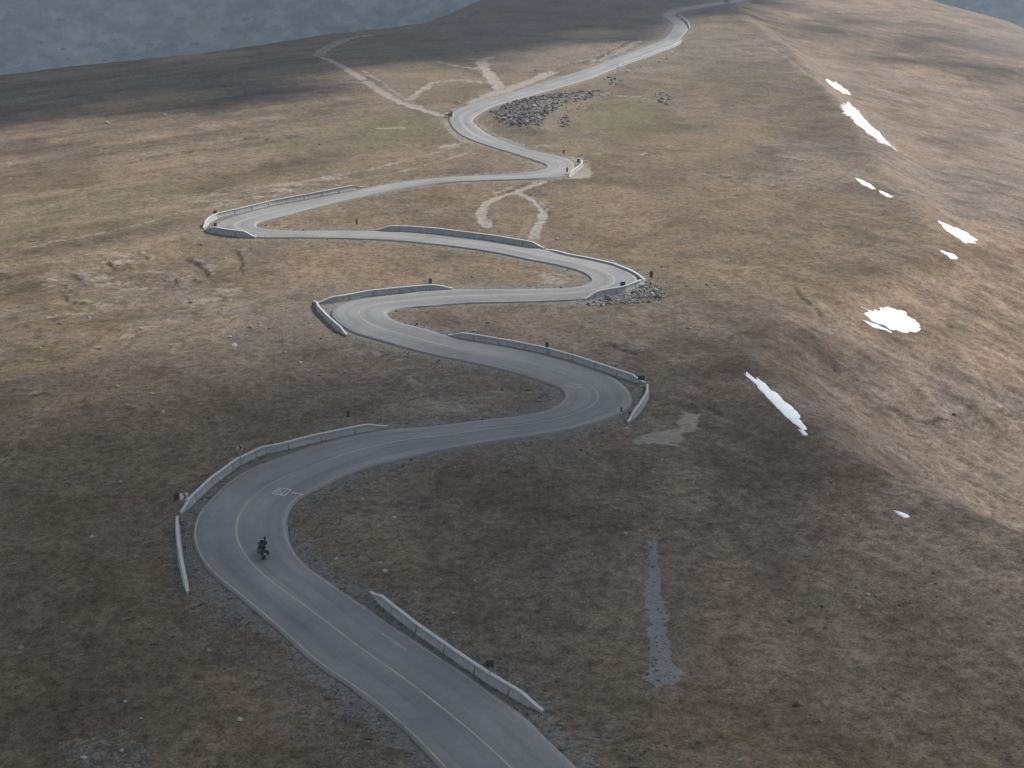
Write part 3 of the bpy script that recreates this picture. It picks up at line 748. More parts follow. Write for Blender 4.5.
# ------------------------------------------------------------------ ground
def build_ground():
    ys = list(np.linspace(-260, 40, 40)) + list(np.linspace(42, 77, 36))
    y = 78.0
    while y < 780:
        ys.append(y); y += min(2.2, max(.13, y * y / 82600 * 1.35))
    while y < 6500:
        ys.append(y); y += min(60, max(2.6, (y - 780) * .022 + 2.6))
    ys = np.array(ys); NX = 900
    u = np.linspace(-1, 1, NX); u = u * (.72 + .28 * u * u)     # denser in the middle
    w = np.maximum(.56 * ys, 40) + 34 + np.maximum(ys - 800, 0) * .25
    w = np.where(ys < 60, np.maximum(w, 74 + (60 - ys) * .9), w)
    X = (w[:, None] * u[None, :]); Y = np.repeat(ys[:, None], NX, 1)
    Z, A, B, dr = fields(X.ravel(), Y.ravel())
    MC = fields.C
    V = np.stack([X.ravel(), Y.ravel(), Z], 1)
    NY = len(ys)
    i = np.arange(NY - 1)[:, None] * NX + np.arange(NX - 1)[None, :]
    F = np.stack([i, i + 1, i + NX + 1, i + NX], -1).reshape(-1, 4)
    fc = V[F].mean(1)
    track = A[F, 0].mean(1) > .5
    scree = (A[F, 1].mean(1) > .62) & (fc[:, 0] > 8) & (fc[:, 0] < 40) & (fc[:, 1] < 125) & (dr[F].mean(1) > 6)
    far = np.hypot(fc[:, 0], fc[:, 1]) > 1050
    cls = np.where(far, 3, np.where(scree, 2, np.where(track, 1, 0)))
    # vertex normals of the whole sheet, kept on the pieces so that no seam shows
    e1 = V[F[:, 2]] - V[F[:, 0]]; e2 = V[F[:, 3]] - V[F[:, 1]]
    fn = np.cross(e1, e2); N = np.zeros_like(V)
    for k in range(4):
        for a in range(3): N[:, a] += np.bincount(F[:, k], weights=fn[:, a], minlength=len(V))
    N /= np.linalg.norm(N, axis=1)[:, None]
    for c, name in ((0, 'ground'), (1, 'dirt_track'), (2, 'scree'), (3, 'hills')):
        f = F[cls == c]
        ids, inv = np.unique(f, return_inverse=True)
        me = np_mesh(name, V[ids], inv.reshape(-1, 4), True)
        for nm, arr in (('mask_a', A), ('mask_b', B), ('mask_c', MC)):
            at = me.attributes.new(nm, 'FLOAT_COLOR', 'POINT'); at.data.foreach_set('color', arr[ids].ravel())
        me.normals_split_custom_set_from_vertices(N[ids].astype(np.float32))
        o = link(name, me, M['ground'])
        tag(o, kind='stuff' if name == 'scree' else 'structure')
        if name == 'scree': tag(o, 'grey strip of loose scree running down the dark grass', 'scree')
build_ground()

# ------------------------------------------------------------------ road and markings
RISE = .12
ZL = base(RL[:, 0], RL[:, 1]); ZR = base(RR[:, 0], RR[:, 1])
for _ in range(8):
    for Z_ in (ZL, ZR): Z_[1:-1] = .25 * Z_[:-2] + .5 * Z_[1:-1] + .25 * Z_[2:]
RS = np.concatenate([[0], np.cumsum(np.linalg.norm(np.diff(RC, axis=0), axis=1))])
_wob = .16 * fbm(RS / 5, RS * 0, 3, 81), .16 * fbm(RS / 5, RS * 0 + 50, 3, 82)

def road_point(i, u, dz=0.0):
    """i float index along, u 0 left .. 1 right"""
    i = np.asarray(i, float); j = np.clip(np.floor(i).astype(int), 0, len(RC) - 2); t = (i - j)
    l = RL[j] * (1 - t)[..., None] + RL[j + 1] * t[..., None]; r = RR[j] * (1 - t)[..., None] + RR[j + 1] * t[..., None]
    zl = ZL[j] * (1 - t) + ZL[j + 1] * t; zr = ZR[j] * (1 - t) + ZR[j + 1] * t
    u = np.asarray(u, float)
    xy = l * (1 - u)[..., None] + r * u[..., None]
    return np.concatenate([xy, (zl * (1 - u) + zr * u + RISE + dz + .04 * (1 - (2 * u - 1) ** 2))[..., None]], -1)

def build_road():
    n = len(RC); us = [0, .08, .25, .5, .75, .92, 1]
    idx = np.arange(n).astype(float)
    W = 2 * RHW
    cols = []; UV = []
    def add(u, dz=0):
        cols.append(road_point(idx, u, 0) + np.array([0, 0, dz])); UV.append(np.stack([u, RS], 1))
    uL = np.full(n, 0.) - _wob[0] / W; uR = np.full(n, 1.) + _wob[1] / W
    add(uL - .12 / W, -.45); add(uL)
    for u in us[1:-1]: add(np.full(n, u))
    add(uR); add(uR + .12 / W, -.45)
    K = len(cols)
    V = np.stack(cols, 1).reshape(-1, 3); U = np.stack(UV, 1).reshape(-1, 2)
    i = np.arange(n - 1)[:, None] * K + np.arange(K - 1)[None, :]
    F = np.stack([i, i + 1, i + K + 1, i + K], -1).reshape(-1, 4)
    me = np_mesh('road', V, F)
    uv = me.uv_layers.new(name='UVMap'); uv.data.foreach_set('uv', U[F.ravel()].astype(np.float32).ravel())
    return tag(link('road', me, M['asphalt']), kind='structure')
road = build_road()

def strip(name, pts_u, i0, i1, wid, mat, step=.5):
    idx = np.arange(i0, i1, step); u = pts_u(idx)
    W = np.interp(idx, np.arange(len(RC)), 2 * RHW)
    a = road_point(idx, u - wid / 2 / W, .006); b = road_point(idx, u + wid / 2 / W, .006)
    n = len(idx); V = np.stack([a, b], 1).reshape(-1, 3)
    k = np.arange(n - 1) * 2
    me = np_mesh(name, V, np.stack([k, k + 1, k + 3, k + 2], 1))
    return tag(link(name, me, mat, road), kind='structure')

def near_i(px, py):
    p = march([px], [py])[0]; return int(np.argmin(np.linalg.norm(RC - p, axis=1)))
I = near_i
_W = lambda i: np.interp(i, np.arange(len(RC)), 2 * RHW)
# centre line: traced through pixels on the near bends, middle elsewhere
CPX = [(640, 868), (505, 762), (470, 733), (435, 704), (400, 677), (345, 637), (298, 602), (271, 583), (252, 563), (238.5, 545), (236.5, 531), (241, 514), (254, 497), (276, 482), (300, 472), (340, 457), (385, 445), (425, 438.5)]
cp = march([p[0] for p in CPX], [p[1] for p in CPX]); ci = []; cu = []
for p in cp:
    d = np.linalg.norm(RC - p, axis=1); k = int(np.argmin(d))
    if k == 0 or d[k] > 9: continue
    w = RR[k] - RL[k]; ci.append(k); cu.append(np.clip(((p - RL[k]) @ w) / (w @ w), .3, .7))
o_ = np.argsort(ci); ci = np.array(ci)[o_]; cu = np.array(cu)[o_]
uc = np.interp(np.arange(len(RC)), np.append(ci, ci[-1] + 25), np.append(cu, .5))
for _ in range(20): uc[1:-1] = .25 * uc[:-2] + .5 * uc[1:-1] + .25 * uc[2:]
fu = lambda i: np.interp(i, np.arange(len(RC)), uc)
strip('centre_line', fu, 1, I(620, 30 + 28), .14, M['yellow'])
strip('edge_line', lambda i: .22 / _W(i), 1, I(330, 455), .12, M['yellow'])
strip('edge_line', lambda i: 1 - .22 / _W(i), 1, I(590, 270), .10, M['smear'])
strip('edge_line', lambda i: .22 / _W(i), I(460, 436), I(590, 270), .10, M['smear'])

def painted(name, quads, mat):
    """quads of pixels traced on the road surface"""
    V = []; F = []
    for q in quads:
        P = march([p[0] for p in q], [p[1] for p in q], False)
        for p in P:
            d = np.linalg.norm(RC - p, axis=1); k = float(np.argmin(d)); j = int(k)
            w = RR[j] - RL[j]; u = float(((p - RL[j]) @ w) / (w @ w))
            z = float(ZL[j] * (1 - u) + ZR[j] * u + RISE + .04 * (1 - (2 * u - 1) ** 2) + .010)
            V.append((p[0], p[1], z))
        b = len(V) - 4; F.append((b, b + 1, b + 2, b + 3))
    me = np_mesh(name, V, F)
    return tag(link(name, me, mat, road), kind='structure')
def bar(a, b, w):
    dx, dy = b[0] - a[0], b[1] - a[1]; L = math.hypot(dx, dy); nx, ny = -dy / L * w / 2, dx / L * w / 2
    return [(a[0] + nx, a[1] + ny), (b[0] + nx, b[1] + ny), (b[0] - nx, b[1] - ny), (a[0] - nx, a[1] - ny)]
painted('road_marking', [bar((272, 495), (279.5, 489.5), .8), bar((279.5, 489.5), (291.5, 491), .8), bar((291.5, 491), (284.5, 497), .8), bar((284.5, 497), (272, 495), .8),
        bar((276, 495), (280, 490.5), .8), bar((280, 490.5), (281.5, 496), .8), bar((281.5, 496), (286.5, 491.5), .8), bar((291.5, 493.8), (303.5, 495.6), .9)], M['white'])
painted('road_marking', [bar((563, 387.5), (570, 384.5), .7), bar((570, 384.5), (583, 386), .7), bar((583, 386), (577, 389), .7), bar((577, 389), (563, 387.5), .7), bar((567, 388), (578, 386), .8), bar((577, 389), (584, 388), .7)], M['smear'])
painted('road_marking', [bar((381.5, 634.5), (395, 643.8), 1.4), bar((395, 643.8), (406, 651.5), 1.6)], M['smear'])

# ------------------------------------------------------------------ concrete barriers
def near_zline(P):
    z = base(P[:, 0], P[:, 1])
    for _ in range(6): z[1:-1] = .25 * z[:-2] + .5 * z[1:-1] + .25 * z[2:]
    return z
def sweep(name, P, Z, prof, mat, parent, taper=True):
    """cross-section prof [(offset, height)] swept along plan line P"""
    t = np.gradient(P, axis=0); t /= np.linalg.norm(t, axis=1)[:, None]
    n = np.stack([t[:, 1], -t[:, 0]], 1); K = len(prof)
    if name == 'wall':                                     # open joints between the cast lengths
        s = np.concatenate([[0], np.cumsum(np.linalg.norm(np.diff(P, axis=0), axis=1))])
        jn = np.arange(4.0, s[-1] - 1.5, 4.0); q = np.concatenate([s] + [jn + d for d in (-.09, -.07, .07, .09)]); g = np.concatenate([np.ones(len(s)), np.ones(len(jn)), np.full(2 * len(jn), .35), np.ones(len(jn))])
        o_ = np.argsort(q); q = q[o_]; g = g[o_]
        P = np.stack([np.interp(q, s, P[:, 0]), np.interp(q, s, P[:, 1])], 1); n = np.stack([np.interp(q, s, n[:, 0]), np.interp(q, s, n[:, 1])], 1) * g[:, None]; Z = np.interp(q, s, Z)
    V = np.zeros((len(P), K, 3))
    for k, (o, h) in enumerate(prof):
        V[:, k, :2] = P + n * o; V[:, k, 2] = Z + h
    i = np.arange(len(P) - 1)[:, None] * K; j = np.arange(K)[None, :]; j2 = (j + 1) % K
    F = np.stack([i + j, i + j2, i + K + j2, i + K + j], -1).reshape(-1, 4).tolist()
    F = [tuple(f) for f in F] + [tuple(range(K))[::-1], tuple(range((len(P) - 1) * K, len(P) * K))]
    me = bpy.data.meshes.new(name); me.from_pydata([tuple(v) for v in V.reshape(-1, 3)], [], F); me.update()
    return link(name, me, mat, parent)
def barrier(pts, label, h=.80, th=.10, foot=.24, group='concrete barriers along the bends'):
    P = resample(pxline(pts), .7); Z = near_zline(P)
    mid = P[len(P) // 2]; zc = float(Z[len(P) // 2])
    root = empty('crash_barrier', (mid[0], mid[1], zc)); tag(root, label, 'barrier', group)
    P = P - mid; Z = Z - zc
    # ends slope down to the ground
    s = np.concatenate([[0], np.cumsum(np.linalg.norm(np.diff(P, axis=0), axis=1))])
    sag = .03 * fbm(s / 4, s * 0 + P[0, 0], 2, 88) - h * .75 * (1 - sstep(0, 2.6, np.minimum(s, s[-1] - s)))
    prof = [(-foot, -.35), (-foot, .14), (-foot * .75, .24), (-th, .62 * h), (-th, h), (th, h), (th, .62 * h), (foot * .75, .24), (foot, .14), (foot, -.35)]
    sweep('wall', P, Z + sag, prof, M['concrete'], root)
    c = th + .035
    sweep('coping', P, Z + sag, [(-c, h + .002), (-c, h + .09), (c, h + .09), (c, h + .002)], M['coping'], root)
    return root
barrier([(388,428),(372,430.5),(358,433),(319,441),(280,451),(262.5,454),(237.5,466),(212.5,484.4),(187.5,508),(181,514.5)], 'long concrete barrier round the outside of the nearest bend, beyond the red chevron sign')
barrier([(177.5,518.5),(178,535),(180,555),(184,577),(188,594)], 'short straight concrete barrier seen end-on at far left of the nearest bend')
barrier([(371,594.5),(391,612),(418.5,633.5),(456,660),(488.5,682),(512,696),(543,713)], 'straight concrete barrier right of the road at the bottom')
barrier([(448,336.5),(482.5,341.7),(513.8,347),(545,353.4),(576,362),(592.5,367.5),(617.5,376),(645,384.5)], 'long curved concrete barrier above the second bend, with grey sign box at its end')
barrier([(647.5,386),(647,399),(638,413),(628,423.5)], 'short concrete barrier at the right tip of the second bend')
barrier([(453,289.8),(425,290.6),(397,292.9),(369,296),(344,300.7),(317,304.5)], 'concrete barrier behind the third bend, above its left tip')
barrier([(314.5,302.5),(319,312),(328,321.5),(337.5,330),(347,336.4)], 'short concrete barrier descending at the left tip of the third bend')
barrier([(377,231.2),(408,231.6),(439,234),(490,240.4),(543.8,249.4)], 'straight dark concrete barrier below the ring of dirt track', .95)
barrier([(545.6,250),(569,256.3),(592.5,260.6),(613,265.3),(630,272),(645,280.5)], 'low pale kerb wall along the upper side of the fourth bend', .32, .14, .2)
barrier([(645.6,282),(639,287),(624,292.7),(605,295.8),(584.7,300.5)], 'curved concrete barrier above the rubble at the fourth bend', .95)
barrier([(256,238.4),(240,236.6),(227,235),(204,231.2)], 'short concrete barrier on the near side of the fifth bend', 1.0)
barrier([(203.4,229.3),(209.7,222.5),(217.5,218.4),(242.5,212.6),(273.8,205.2),(305,199.2),(340,192.6),(362,188)], 'long pale concrete barrier climbing away from the left tip of the fifth bend', .9)
barrier([(569,178),(574,173.5),(578,170.5),(582,166.6),(581.5,162)], 'small concrete barrier at the viewpoint on the sixth bend', .8)
barrier([(618,67.4),(634,61.6),(649,56.5),(674,47.4),(682.5,41.5)], 'low concrete barrier below the straight upper road near the top', .7)
barrier([(689.5,29),(688,24),(684,20),(678,16.5)], 'low concrete barrier at the topmost visible bend', .7)

# ------------------------------------------------------------------ signs
def sign(px, py, top, pw, ph, kind, label, face=None, twin=False, group='road signs on posts'):
    """post foot at a pixel; top = height of panel top, panel pw x ph metres"""
    p = march([px], [py])[0]; z = float(hgt([p[0]], [p[1]])[0])
    rz = math.atan2(-p[0], p[1]) + (face or 0)        # local -y looks back down the road at the viewpoint
    root = empty('road_sign', (p[0], p[1], z), rz); tag(root, label, 'road sign', group)
    MB().tube((0, 0, -.3), (0, 0, top - .05), .045, None, 10).build('post', M['steel'], root, True)
    bx = MB().box((0, 0, .04), (.3, .3, .12), .02); bx.build('footing', M['concrete'], root)
    def panel(cx, ry, mat, y=-.07):
        m = MB().box((0, 0, 0), (pw, .035, ph), .012)
        o = m.build('panel', mat, root); o.location = (cx, y, top - ph / 2); o.rotation_euler = (0, 0, ry)
        for s in (-1, 1): MB().box((0, .03, s * ph * .28), (pw * .9, .025, .05)).build('bracket', M['steel'], o)
        return o
    def chev(o, mat):
        w, h = pw / 2 * .92, ph / 2 * .92
        for sx in (0,):
            q = MB(); k = .22
            q.plate([(-w * .55, h), (w * .15, h), (w * .85, 0), (w * .15, -h), (-w * .55, -h), (w * .15, 0)], -.030, -.021)
            q.build('chevron', mat, o)
    if kind == 'chevron':
        o = panel(.12, .12, M['sign_white']); chev(o, M['sign_red'])
        o2 = panel(-pw * .78, .95, M['sign_black'])
    elif kind == 'yellow':
        o = panel(0, .05, M['sign_yellow']); chev(o, M['sign_black'])
    elif kind == 'dark':
        panel(0, 0, M['signback'])
    elif kind == 'box':
        o = panel(0, 0, M['signback'])
        q = MB().box((0, .05, ph * .36), (pw * 1.05, .16, ph * .35), .02); q.build('hood', M['steel'], o)
    return root
sign(184, 510, 1.9, .78, .72, 'chevron', 'red and white chevron sign beside the barrier of the nearest bend', -.1)
sign(241, 468, 2.65, .62, .62, 'yellow', 'yellowish sign behind the long barrier of the nearest bend')
sign(349, 433, 2.6, .34, .68, 'dark', 'narrow dark sign behind the right end of the nearest bend barrier')
sign(490, 683, 2.05, .60, .62, 'dark', 'dark square sign at the straight barrier near the bottom')
sign(621, 422, 1.8, .22, .5, 'dark', 'thin pole with tiny plate inside the tip of the second bend')
sign(641, 386, 1.55, .85, .75, 'box', 'hooded dark box sign at the corner of the second bend barrier')
sign(547, 355.5, 1.95, .42, .72, 'dark', 'dark sign above the long barrier of the second bend')
sign(622.5, 291.5, 1.55, .75, .72, 'dark', 'dark square sign in the mouth of the fourth bend')
sign(651, 281, 1.5, .5, .9, 'dark', 'brownish dark sign outside the tip of the fourth bend')
sign(430.5, 291.5, 2.1, .42, .75, 'dark', 'dark tall sign behind the third bend barrier')
sign(357, 231.5, 2.3, .30, .9, 'dark', 'thin sign at the left end of the straight dark barrier')
sign(215.7, 231, 1.55, .5, .62, 'dark', 'dark sign inside the left tip of the fifth bend')
sign(215.5, 218, 1.3, .62, .62, 'dark', 'small dark sign beyond the pale barrier of the fifth bend')
sign(567, 174, 1.4, .36, .9, 'dark', 'narrow dark sign left of the viewpoint barrier')
sign(578.3, 165, 1.3, .5, .75, 'dark', 'dark sign behind the viewpoint barrier')
sign(563.7, 155, 1.0, .42, .6, 'dark', 'small dark sign across the road from the viewpoint')
sign(682, 47, 1.8, .3, .9, 'dark', 'thin sign under the topmost bend')
sign(633.5, 790, 1.95, .72, .6, 'dark', 'dark sign cut off by the bottom edge of the photo')
# ------------------------------------------------------------------ motorcycle and rider
def wheel(name, root, y, r, w):
    o = MB().torus((0, 0, 0), r - w * .5, w * .5, 28, 10).build(name, M['rubber'], root, True)
    o.location = (0, y, r); tyre = o
    rim = MB().torus((0, 0, 0), r - w * 1.02, .018, 24, 6)
    rim.tube((-.05, 0, 0), (.05, 0, 0), .045)
    for k in range(6):
        a = math.pi * k / 3; rim.tube((0, 0, 0), (0, (r - w) * math.cos(a), (r - w) * math.sin(a)), .012, None, 6)
    rim.build('rim', M['chrome'], o, True)
    return o

def motorcycle(loc, rz, lean, label, body, group=None, cases=True):
    root = empty('motorcycle', loc, rz, 0, lean); tag(root, label, 'motorcycle', group)     # forward +y
    wheel('wheel', root, .74, .32, .12); wheel('wheel', root, -.72, .32, .17)
    f = MB()
    f.prism([(.35, .78), (.30, .98), (-.05, .98), (-.18, .84), (-.62, .86), (-.74, .80), (-.30, .66), (-.22, .40), (.22, .34), (.32, .55)], -.13, .13)
    bmesh.ops.bevel(f.bm, geom=list(f.bm.edges), offset=.03, segments=2, affect='EDGES')
    f.build('frame', M['black_plastic'], root, True)
    MB().prism([(.62, .70), (.70, .95), (.52, 1.16), (.36, 1.05), (.34, .72)], -.19, .19).build('fairing', body, root)
    MB().prism([(.66, 1.0), (.50, 1.42), (.47, 1.42), (.58, 1.0)], -.17, .17).build('windscreen', M['visor'], root)
    MB().ball((0, .14, 1.0), (.17, .26, .11), 2).build('tank', body, root, True)
    MB().prism([(.02, .94), (-.10, .90), (-.34, .90), (-.42, .98), (-.74, 1.0), (-.78, .90), (-.20, .80)], -.15, .15).build('seat', M['rubber'], root)
    MB().box((0, .0, .50), (.34, .42, .32), .05).tube((-.24, .05, .42), (-.1, .05, .42), .09).tube((.24, .05, .42), (.1, .05, .42), .09).build('engine', M['chrome'], root)
    h = MB().tube((-.40, .36, 1.14), (-.12, .44, 1.12), .018).tube((.40, .36, 1.14), (.12, .44, 1.12), .018).tube((-.12, .44, 1.12), (.12, .44, 1.12), .018)
    h.tube((-.40, .36, 1.14), (-.50, .33, 1.13), .026).tube((.40, .36, 1.14), (.50, .33, 1.13), .026); h.build('handlebar', M['rubber'], root)
    for s in (-1, 1):
        MB().tube((s * .09, .46, 1.02), (s * .09, .74, .32), .03).build('fork', M['chrome'], root)
        MB().tube((s * .33, .43, 1.15), (s * .36, .46, 1.30), .01).ball((s * .37, .46, 1.32), (.07, .03, .05), 1).build('mirror', M['black_plastic'], root)
        MB().tube((s * .10, -.18, .40), (s * .10, -.72, .32), .032).build('swingarm', M['black_plastic'], root)
        if cases: MB().box((s * .33, -.62, .72), (.20, .46, .38), .04).build('pannier', M['black_plastic'], root)
    MB().box((0, -.82, .92), (.40, .30, .28), .05).build('top_case', M['black_plastic'], root)
    MB().tube((.17, -.05, .36), (.24, -.78, .50), .05, .06).build('exhaust', M['chrome'], root)
    MB().box((0, -.985, .84), (.22, .03, .07), .01).build('tail_light', M['lamp_red'], root)
    MB().box((0, -.90, .62), (.24, .015, .19), .004).build('number_plate', M['plate'], root)
    MB().prism([(-.50, .68), (-.72, .70), (-.96, .60), (-1.0, .54), (-.72, .66)], -.09, .09).build('mudguard', M['black_plastic'], root)
    MB().ball((0, .70, .90), (.11, .06, .10), 2).build('headlight', M['plate'], root, True)
    return root

def skin_body(name, chains, mat, parent=None):
    """chains: lists of (point, radius); the first point of the first chain is the root"""
    bm = bmesh.new(); L = bm.verts.layers.skin.verify(); seen = {}
    def v(p, r):
        k = tuple(round(c, 4) for c in p)
        if k not in seen:
            x = bm.verts.new(p); x[L].radius = (r, r); seen[k] = x
            if len(seen) == 1: x[L].use_root = True
        return seen[k]
    for ch in chains:
        for (p, r), (q, s) in zip(ch, ch[1:]):
            a, b = v(p, r), v(q, s)
            if not bm.edges.get((a, b)): bm.edges.new((a, b))
    me = bpy.data.meshes.new(name); bm.to_mesh(me); bm.free()
    o = link(name, me, mat, parent)
    sk = o.modifiers.new('skin', 'SKIN'); sk.use_smooth_shade = True; sk.branch_smoothing = .3
    o.modifiers.new('sub', 'SUBSURF').levels = 1; o.modifiers['sub'].render_levels = 2
    return o

def rider(loc, rz, lean, label):
    pel = ((0, -.22, 1.02), .15)
    ch = [[pel, ((0, -.20, 1.18), .16), ((0, -.13, 1.36), .17), ((0, -.06, 1.50), .15), ((0, -.02, 1.60), .07), ((0, .02, 1.68), .075), ((0, .03, 1.78), .085)]]
    for s in (-1, 1):
        ch.append([((0, -.06, 1.50), .15), ((s * .20, -.05, 1.50), .085), ((s * .30, .08, 1.30), .062), ((s * .33, .18, 1.20), .052), ((s * .40, .33, 1.16), .040), ((s * .43, .37, 1.15), .042)])
        for k, (dy, ln) in enumerate(((.03, .07), (.01, .08), (-.01, .075), (-.03, .06))):   # fingers closed on the grip
            b = (s * (.405 + .022 * k), .385, 1.165)
            ch.append([((s * .43, .37, 1.15), .042), (b, .013), ((b[0], .405, 1.15), .012), ((b[0], .385, 1.115), .010)])
        ch.append([((s * .43, .37, 1.15), .042), ((s * .39, .35, 1.12), .014), ((s * .40, .37, 1.105), .011)])
        ch.append([pel, ((s * .13, -.18, .98), .115), ((s * .24, .18, .90), .085), ((s * .25, .20, .84), .075), ((s * .24, .02, .60), .062), ((s * .23, -.06, .42), .05), ((s * .23, .08, .36), .045), ((s * .23, .16, .35), .035)])
    body = skin_body('person', ch, M['cloth'])
    body.location = loc; body.rotation_euler = (0, lean, rz); tag(body, label, 'person')
    hm = MB().ball((0, .03, 1.80), (.145, .175, .16), 3)
    hm.build('helmet', M['helmet'], body, True)
    MB().ball((0, .085, 1.80), (.115, .125, .075), 2).build('visor', M['visor'], body, True)
    return body

def on_road(px, py):
    p = march([px], [py])[0]; k = int(np.argmin(np.linalg.norm(RC - p, axis=1)))
    w = RR[k] - RL[k]; u = float(((p - RL[k]) @ w) / (w @ w))
    z = float(ZL[k] * (1 - u) + ZR[k] * u + RISE + .04 * (1 - (2 * u - 1) ** 2))
    t = _t[k]
    return (float(p[0]), float(p[1]), z), math.atan2(-t[0], t[1])
loc, rz = on_road(260.5, 558)
motorcycle(loc, rz, R(17), 'black touring motorcycle with side cases riding round the nearest bend', M['black_plastic'])
rider(loc, rz, R(17), 'person in dark riding suit and helmet on the motorcycle at the nearest bend')

p = march([448], [117])[0]
motorcycle((p[0], p[1], float(hgt([p[0]], [p[1]])[0]) + .02), R(62), R(-6), 'white motorcycle parked on the gravel where the dirt track leaves the road', M['bike_white'])
p = march([451.5], [117.4])[0]
def stander(p, rz, label):
    z = float(hgt([p[0]], [p[1]])[0])
    pel = ((0, 0, .94), .14)
    ch = [[pel, ((0, 0, 1.12), .14), ((0, 0, 1.32), .155), ((0, 0, 1.44), .12), ((0, .01, 1.52), .06), ((0, .02, 1.60), .09), ((0, .02, 1.70), .085)]]
    for s in (-1, 1):
        ch.append([((0, 0, 1.44), .12), ((s * .19, 0, 1.43), .075), ((s * .25, .0, 1.15), .05), ((s * .26, .08, .92), .038), ((s * .26, .10, .84), .04)])
        for k in range(4): ch.append([((s * .26, .10, .84), .04), ((s * .26, .075 + .022 * k, .79), .012), ((s * .255, .08 + .022 * k, .74), .01)])
        ch.append([((s * .26, .10, .84), .04), ((s * .235, .14, .81), .012), ((s * .235, .15, .77), .01)])
        ch.append([pel, ((s * .10, 0, .86), .105), ((s * .12, .02, .48), .07), ((s * .12, -.02, .10), .05), ((s * .12, .06, .04), .042), ((s * .12, .16, .035), .035)])
    b = skin_body('person', ch, M['cloth']); b.location = (p[0], p[1], z); b.rotation_euler = (0, 0, rz); tag(b, label, 'person')
    MB().ball((0, .01, 1.70), (.115, .135, .13), 2).build('helmet', M['helmet'], b, True)
stander(p, R(-40), 'person in dark clothes standing beside the parked white motorcycle')

# far car at the top of the road
def car(loc, rz, label):
    root = empty('parked_car', loc, rz); tag(root, label, 'car')
    b = MB().prism([(-2.1, .35), (-2.15, .75), (-2.0, .95), (-1.2, 1.0), (1.0, .95), (1.95, .80), (2.1, .55), (2.05, .33)], -.86, .86)
    bmesh.ops.bevel(b.bm, geom=list(b.bm.edges), offset=.06, segments=2, affect='EDGES'); b.build('body', M['car_dark'], root, True)
    c = MB().prism([(-1.75, .96), (-1.35, 1.42), (.1, 1.46), (.95, .94)], -.72, .72)
    bmesh.ops.bevel(c.bm, geom=list(c.bm.edges), offset=.05, segments=2, affect='EDGES'); c.build('cabin', M['car_dark'], root, True)
    MB().prism([(-1.74, 1.0), (-1.45, 1.34), (-1.47, 1.36), (-1.79, 1.0)], -.60, .60).build('rear_window', M['glass'], root)
    MB().prism([(-1.25, 1.02), (-1.1, 1.36), (.05, 1.38), (.6, 1.02)], -.745, -.722).prism([(-1.25, 1.02), (-1.1, 1.36), (.05, 1.38), (.6, 1.02)], .722, .745).build('side_window', M['glass'], root)
    for s in (-1, 1):
        MB().box((s * .66, -2.13, .74), (.26, .06, .14), .02).build('tail_light', M['lamp_red'], root)
        for y in (-1.3, 1.35):
            w = MB().torus((0, 0, 0), .24, .09, 20, 8).tube((-.05, 0, 0), (.05, 0, 0), .2).build('wheel', M['rubber'], root, True); w.location = (s * .78, y, .32)
    MB().box((0, -2.16, .58), (.5, .02, .12)).build('number_plate', M['plate'], root)
loc, rz = on_road(727.5, 2.6)
car(loc, rz, 'dark car driving away where the road tops the rise')

# ------------------------------------------------------------------ boulders
def rock_mesh(name, seed, mat, flat=.7, sub=2):
    bm = bmesh.new(); bmesh.ops.create_icosphere(bm, subdivisions=sub, radius=1)
    r = random.Random(seed); o = (r.uniform(0, 90), r.uniform(0, 90))
    for _ in range(9):                                  # cut planes give facets
        n = Vector((r.gauss(0, 1), r.gauss(0, 1), r.gauss(0, 1))).normalized(); d = r.uniform(.55, .85)
        for v in bm.verts:
            e = v.co.dot(n) - d
            if e > 0: v.co -= n * e * .9
    for v in bm.verts: v.co = Vector((v.co.x, v.co.y * r.uniform(.97, 1.03), v.co.z * flat))
    me = bpy.data.meshes.new(name); bm.to_mesh(me); bm.free(); me.materials.append(mat); return me
DARKROCK = [rock_mesh('boulder', k, M['stone_dark']) for k in range(6)]
PALEROCK = [rock_mesh('boulder', 20 + k, M['stone_pale'], .55) for k in range(5)]
def put_rocks(P, size, meshes, label, group, cat='boulder', name='boulder', sink=.25, lift=0):
    Z = hgt(P[:, 0], P[:, 1])
    for k, (x, y) in enumerate(P):
        o = bpy.data.objects.new(name, random.choice(meshes)); COL.objects.link(o)
        s = size[k] if hasattr(size, '__len__') else size * random.uniform(.7, 1.35)
        o.scale = (s * random.uniform(.8, 1.2), s * random.uniform(.8, 1.2), s * random.uniform(.75, 1.15))
        o.rotation_euler = (random.uniform(-.35, .35), random.uniform(-.35, .35), random.uniform(0, 6.28))
        o.location = (x, y, Z[k] + s * (.45 - sink) + random.uniform(0, lift))
        tag(o, label, cat, group)
def in_px(poly, n, seed):
    r = np.random.default_rng(seed); Q = np.array(poly, float); out = []
    while len(out) < n:
        c = r.uniform(Q.min(0), Q.max(0), (400, 2))
        out += list(c[poly_sd(c[:, 0], c[:, 1], Q) < 0])
    out = np.array(out[:n]); return march(out[:, 0], out[:, 1])
heap = [(494,117),(502,110),(520,103),(545,99.5),(575,96.5),(603,93),(607,97),(578,105),(560,110),(553,117),(545,122),(540,130),(520,130),(505,127),(494,122)]
P = in_px(heap, 250, 1); sz = RNG.gamma(2.2, .095, len(P)) + .14
put_rocks(P, sz, DARKROCK, 'grey angular boulder in the heap inside the upper bend', 'boulders heaped inside the upper bend', lift=.35)
P = in_px([(557,122),(568,119),(575,124),(570,127),(558,126)], 14, 2); put_rocks(P, .4, DARKROCK, 'grey boulder in the small cluster right of the big heap', 'boulders clustered just right of the heap')
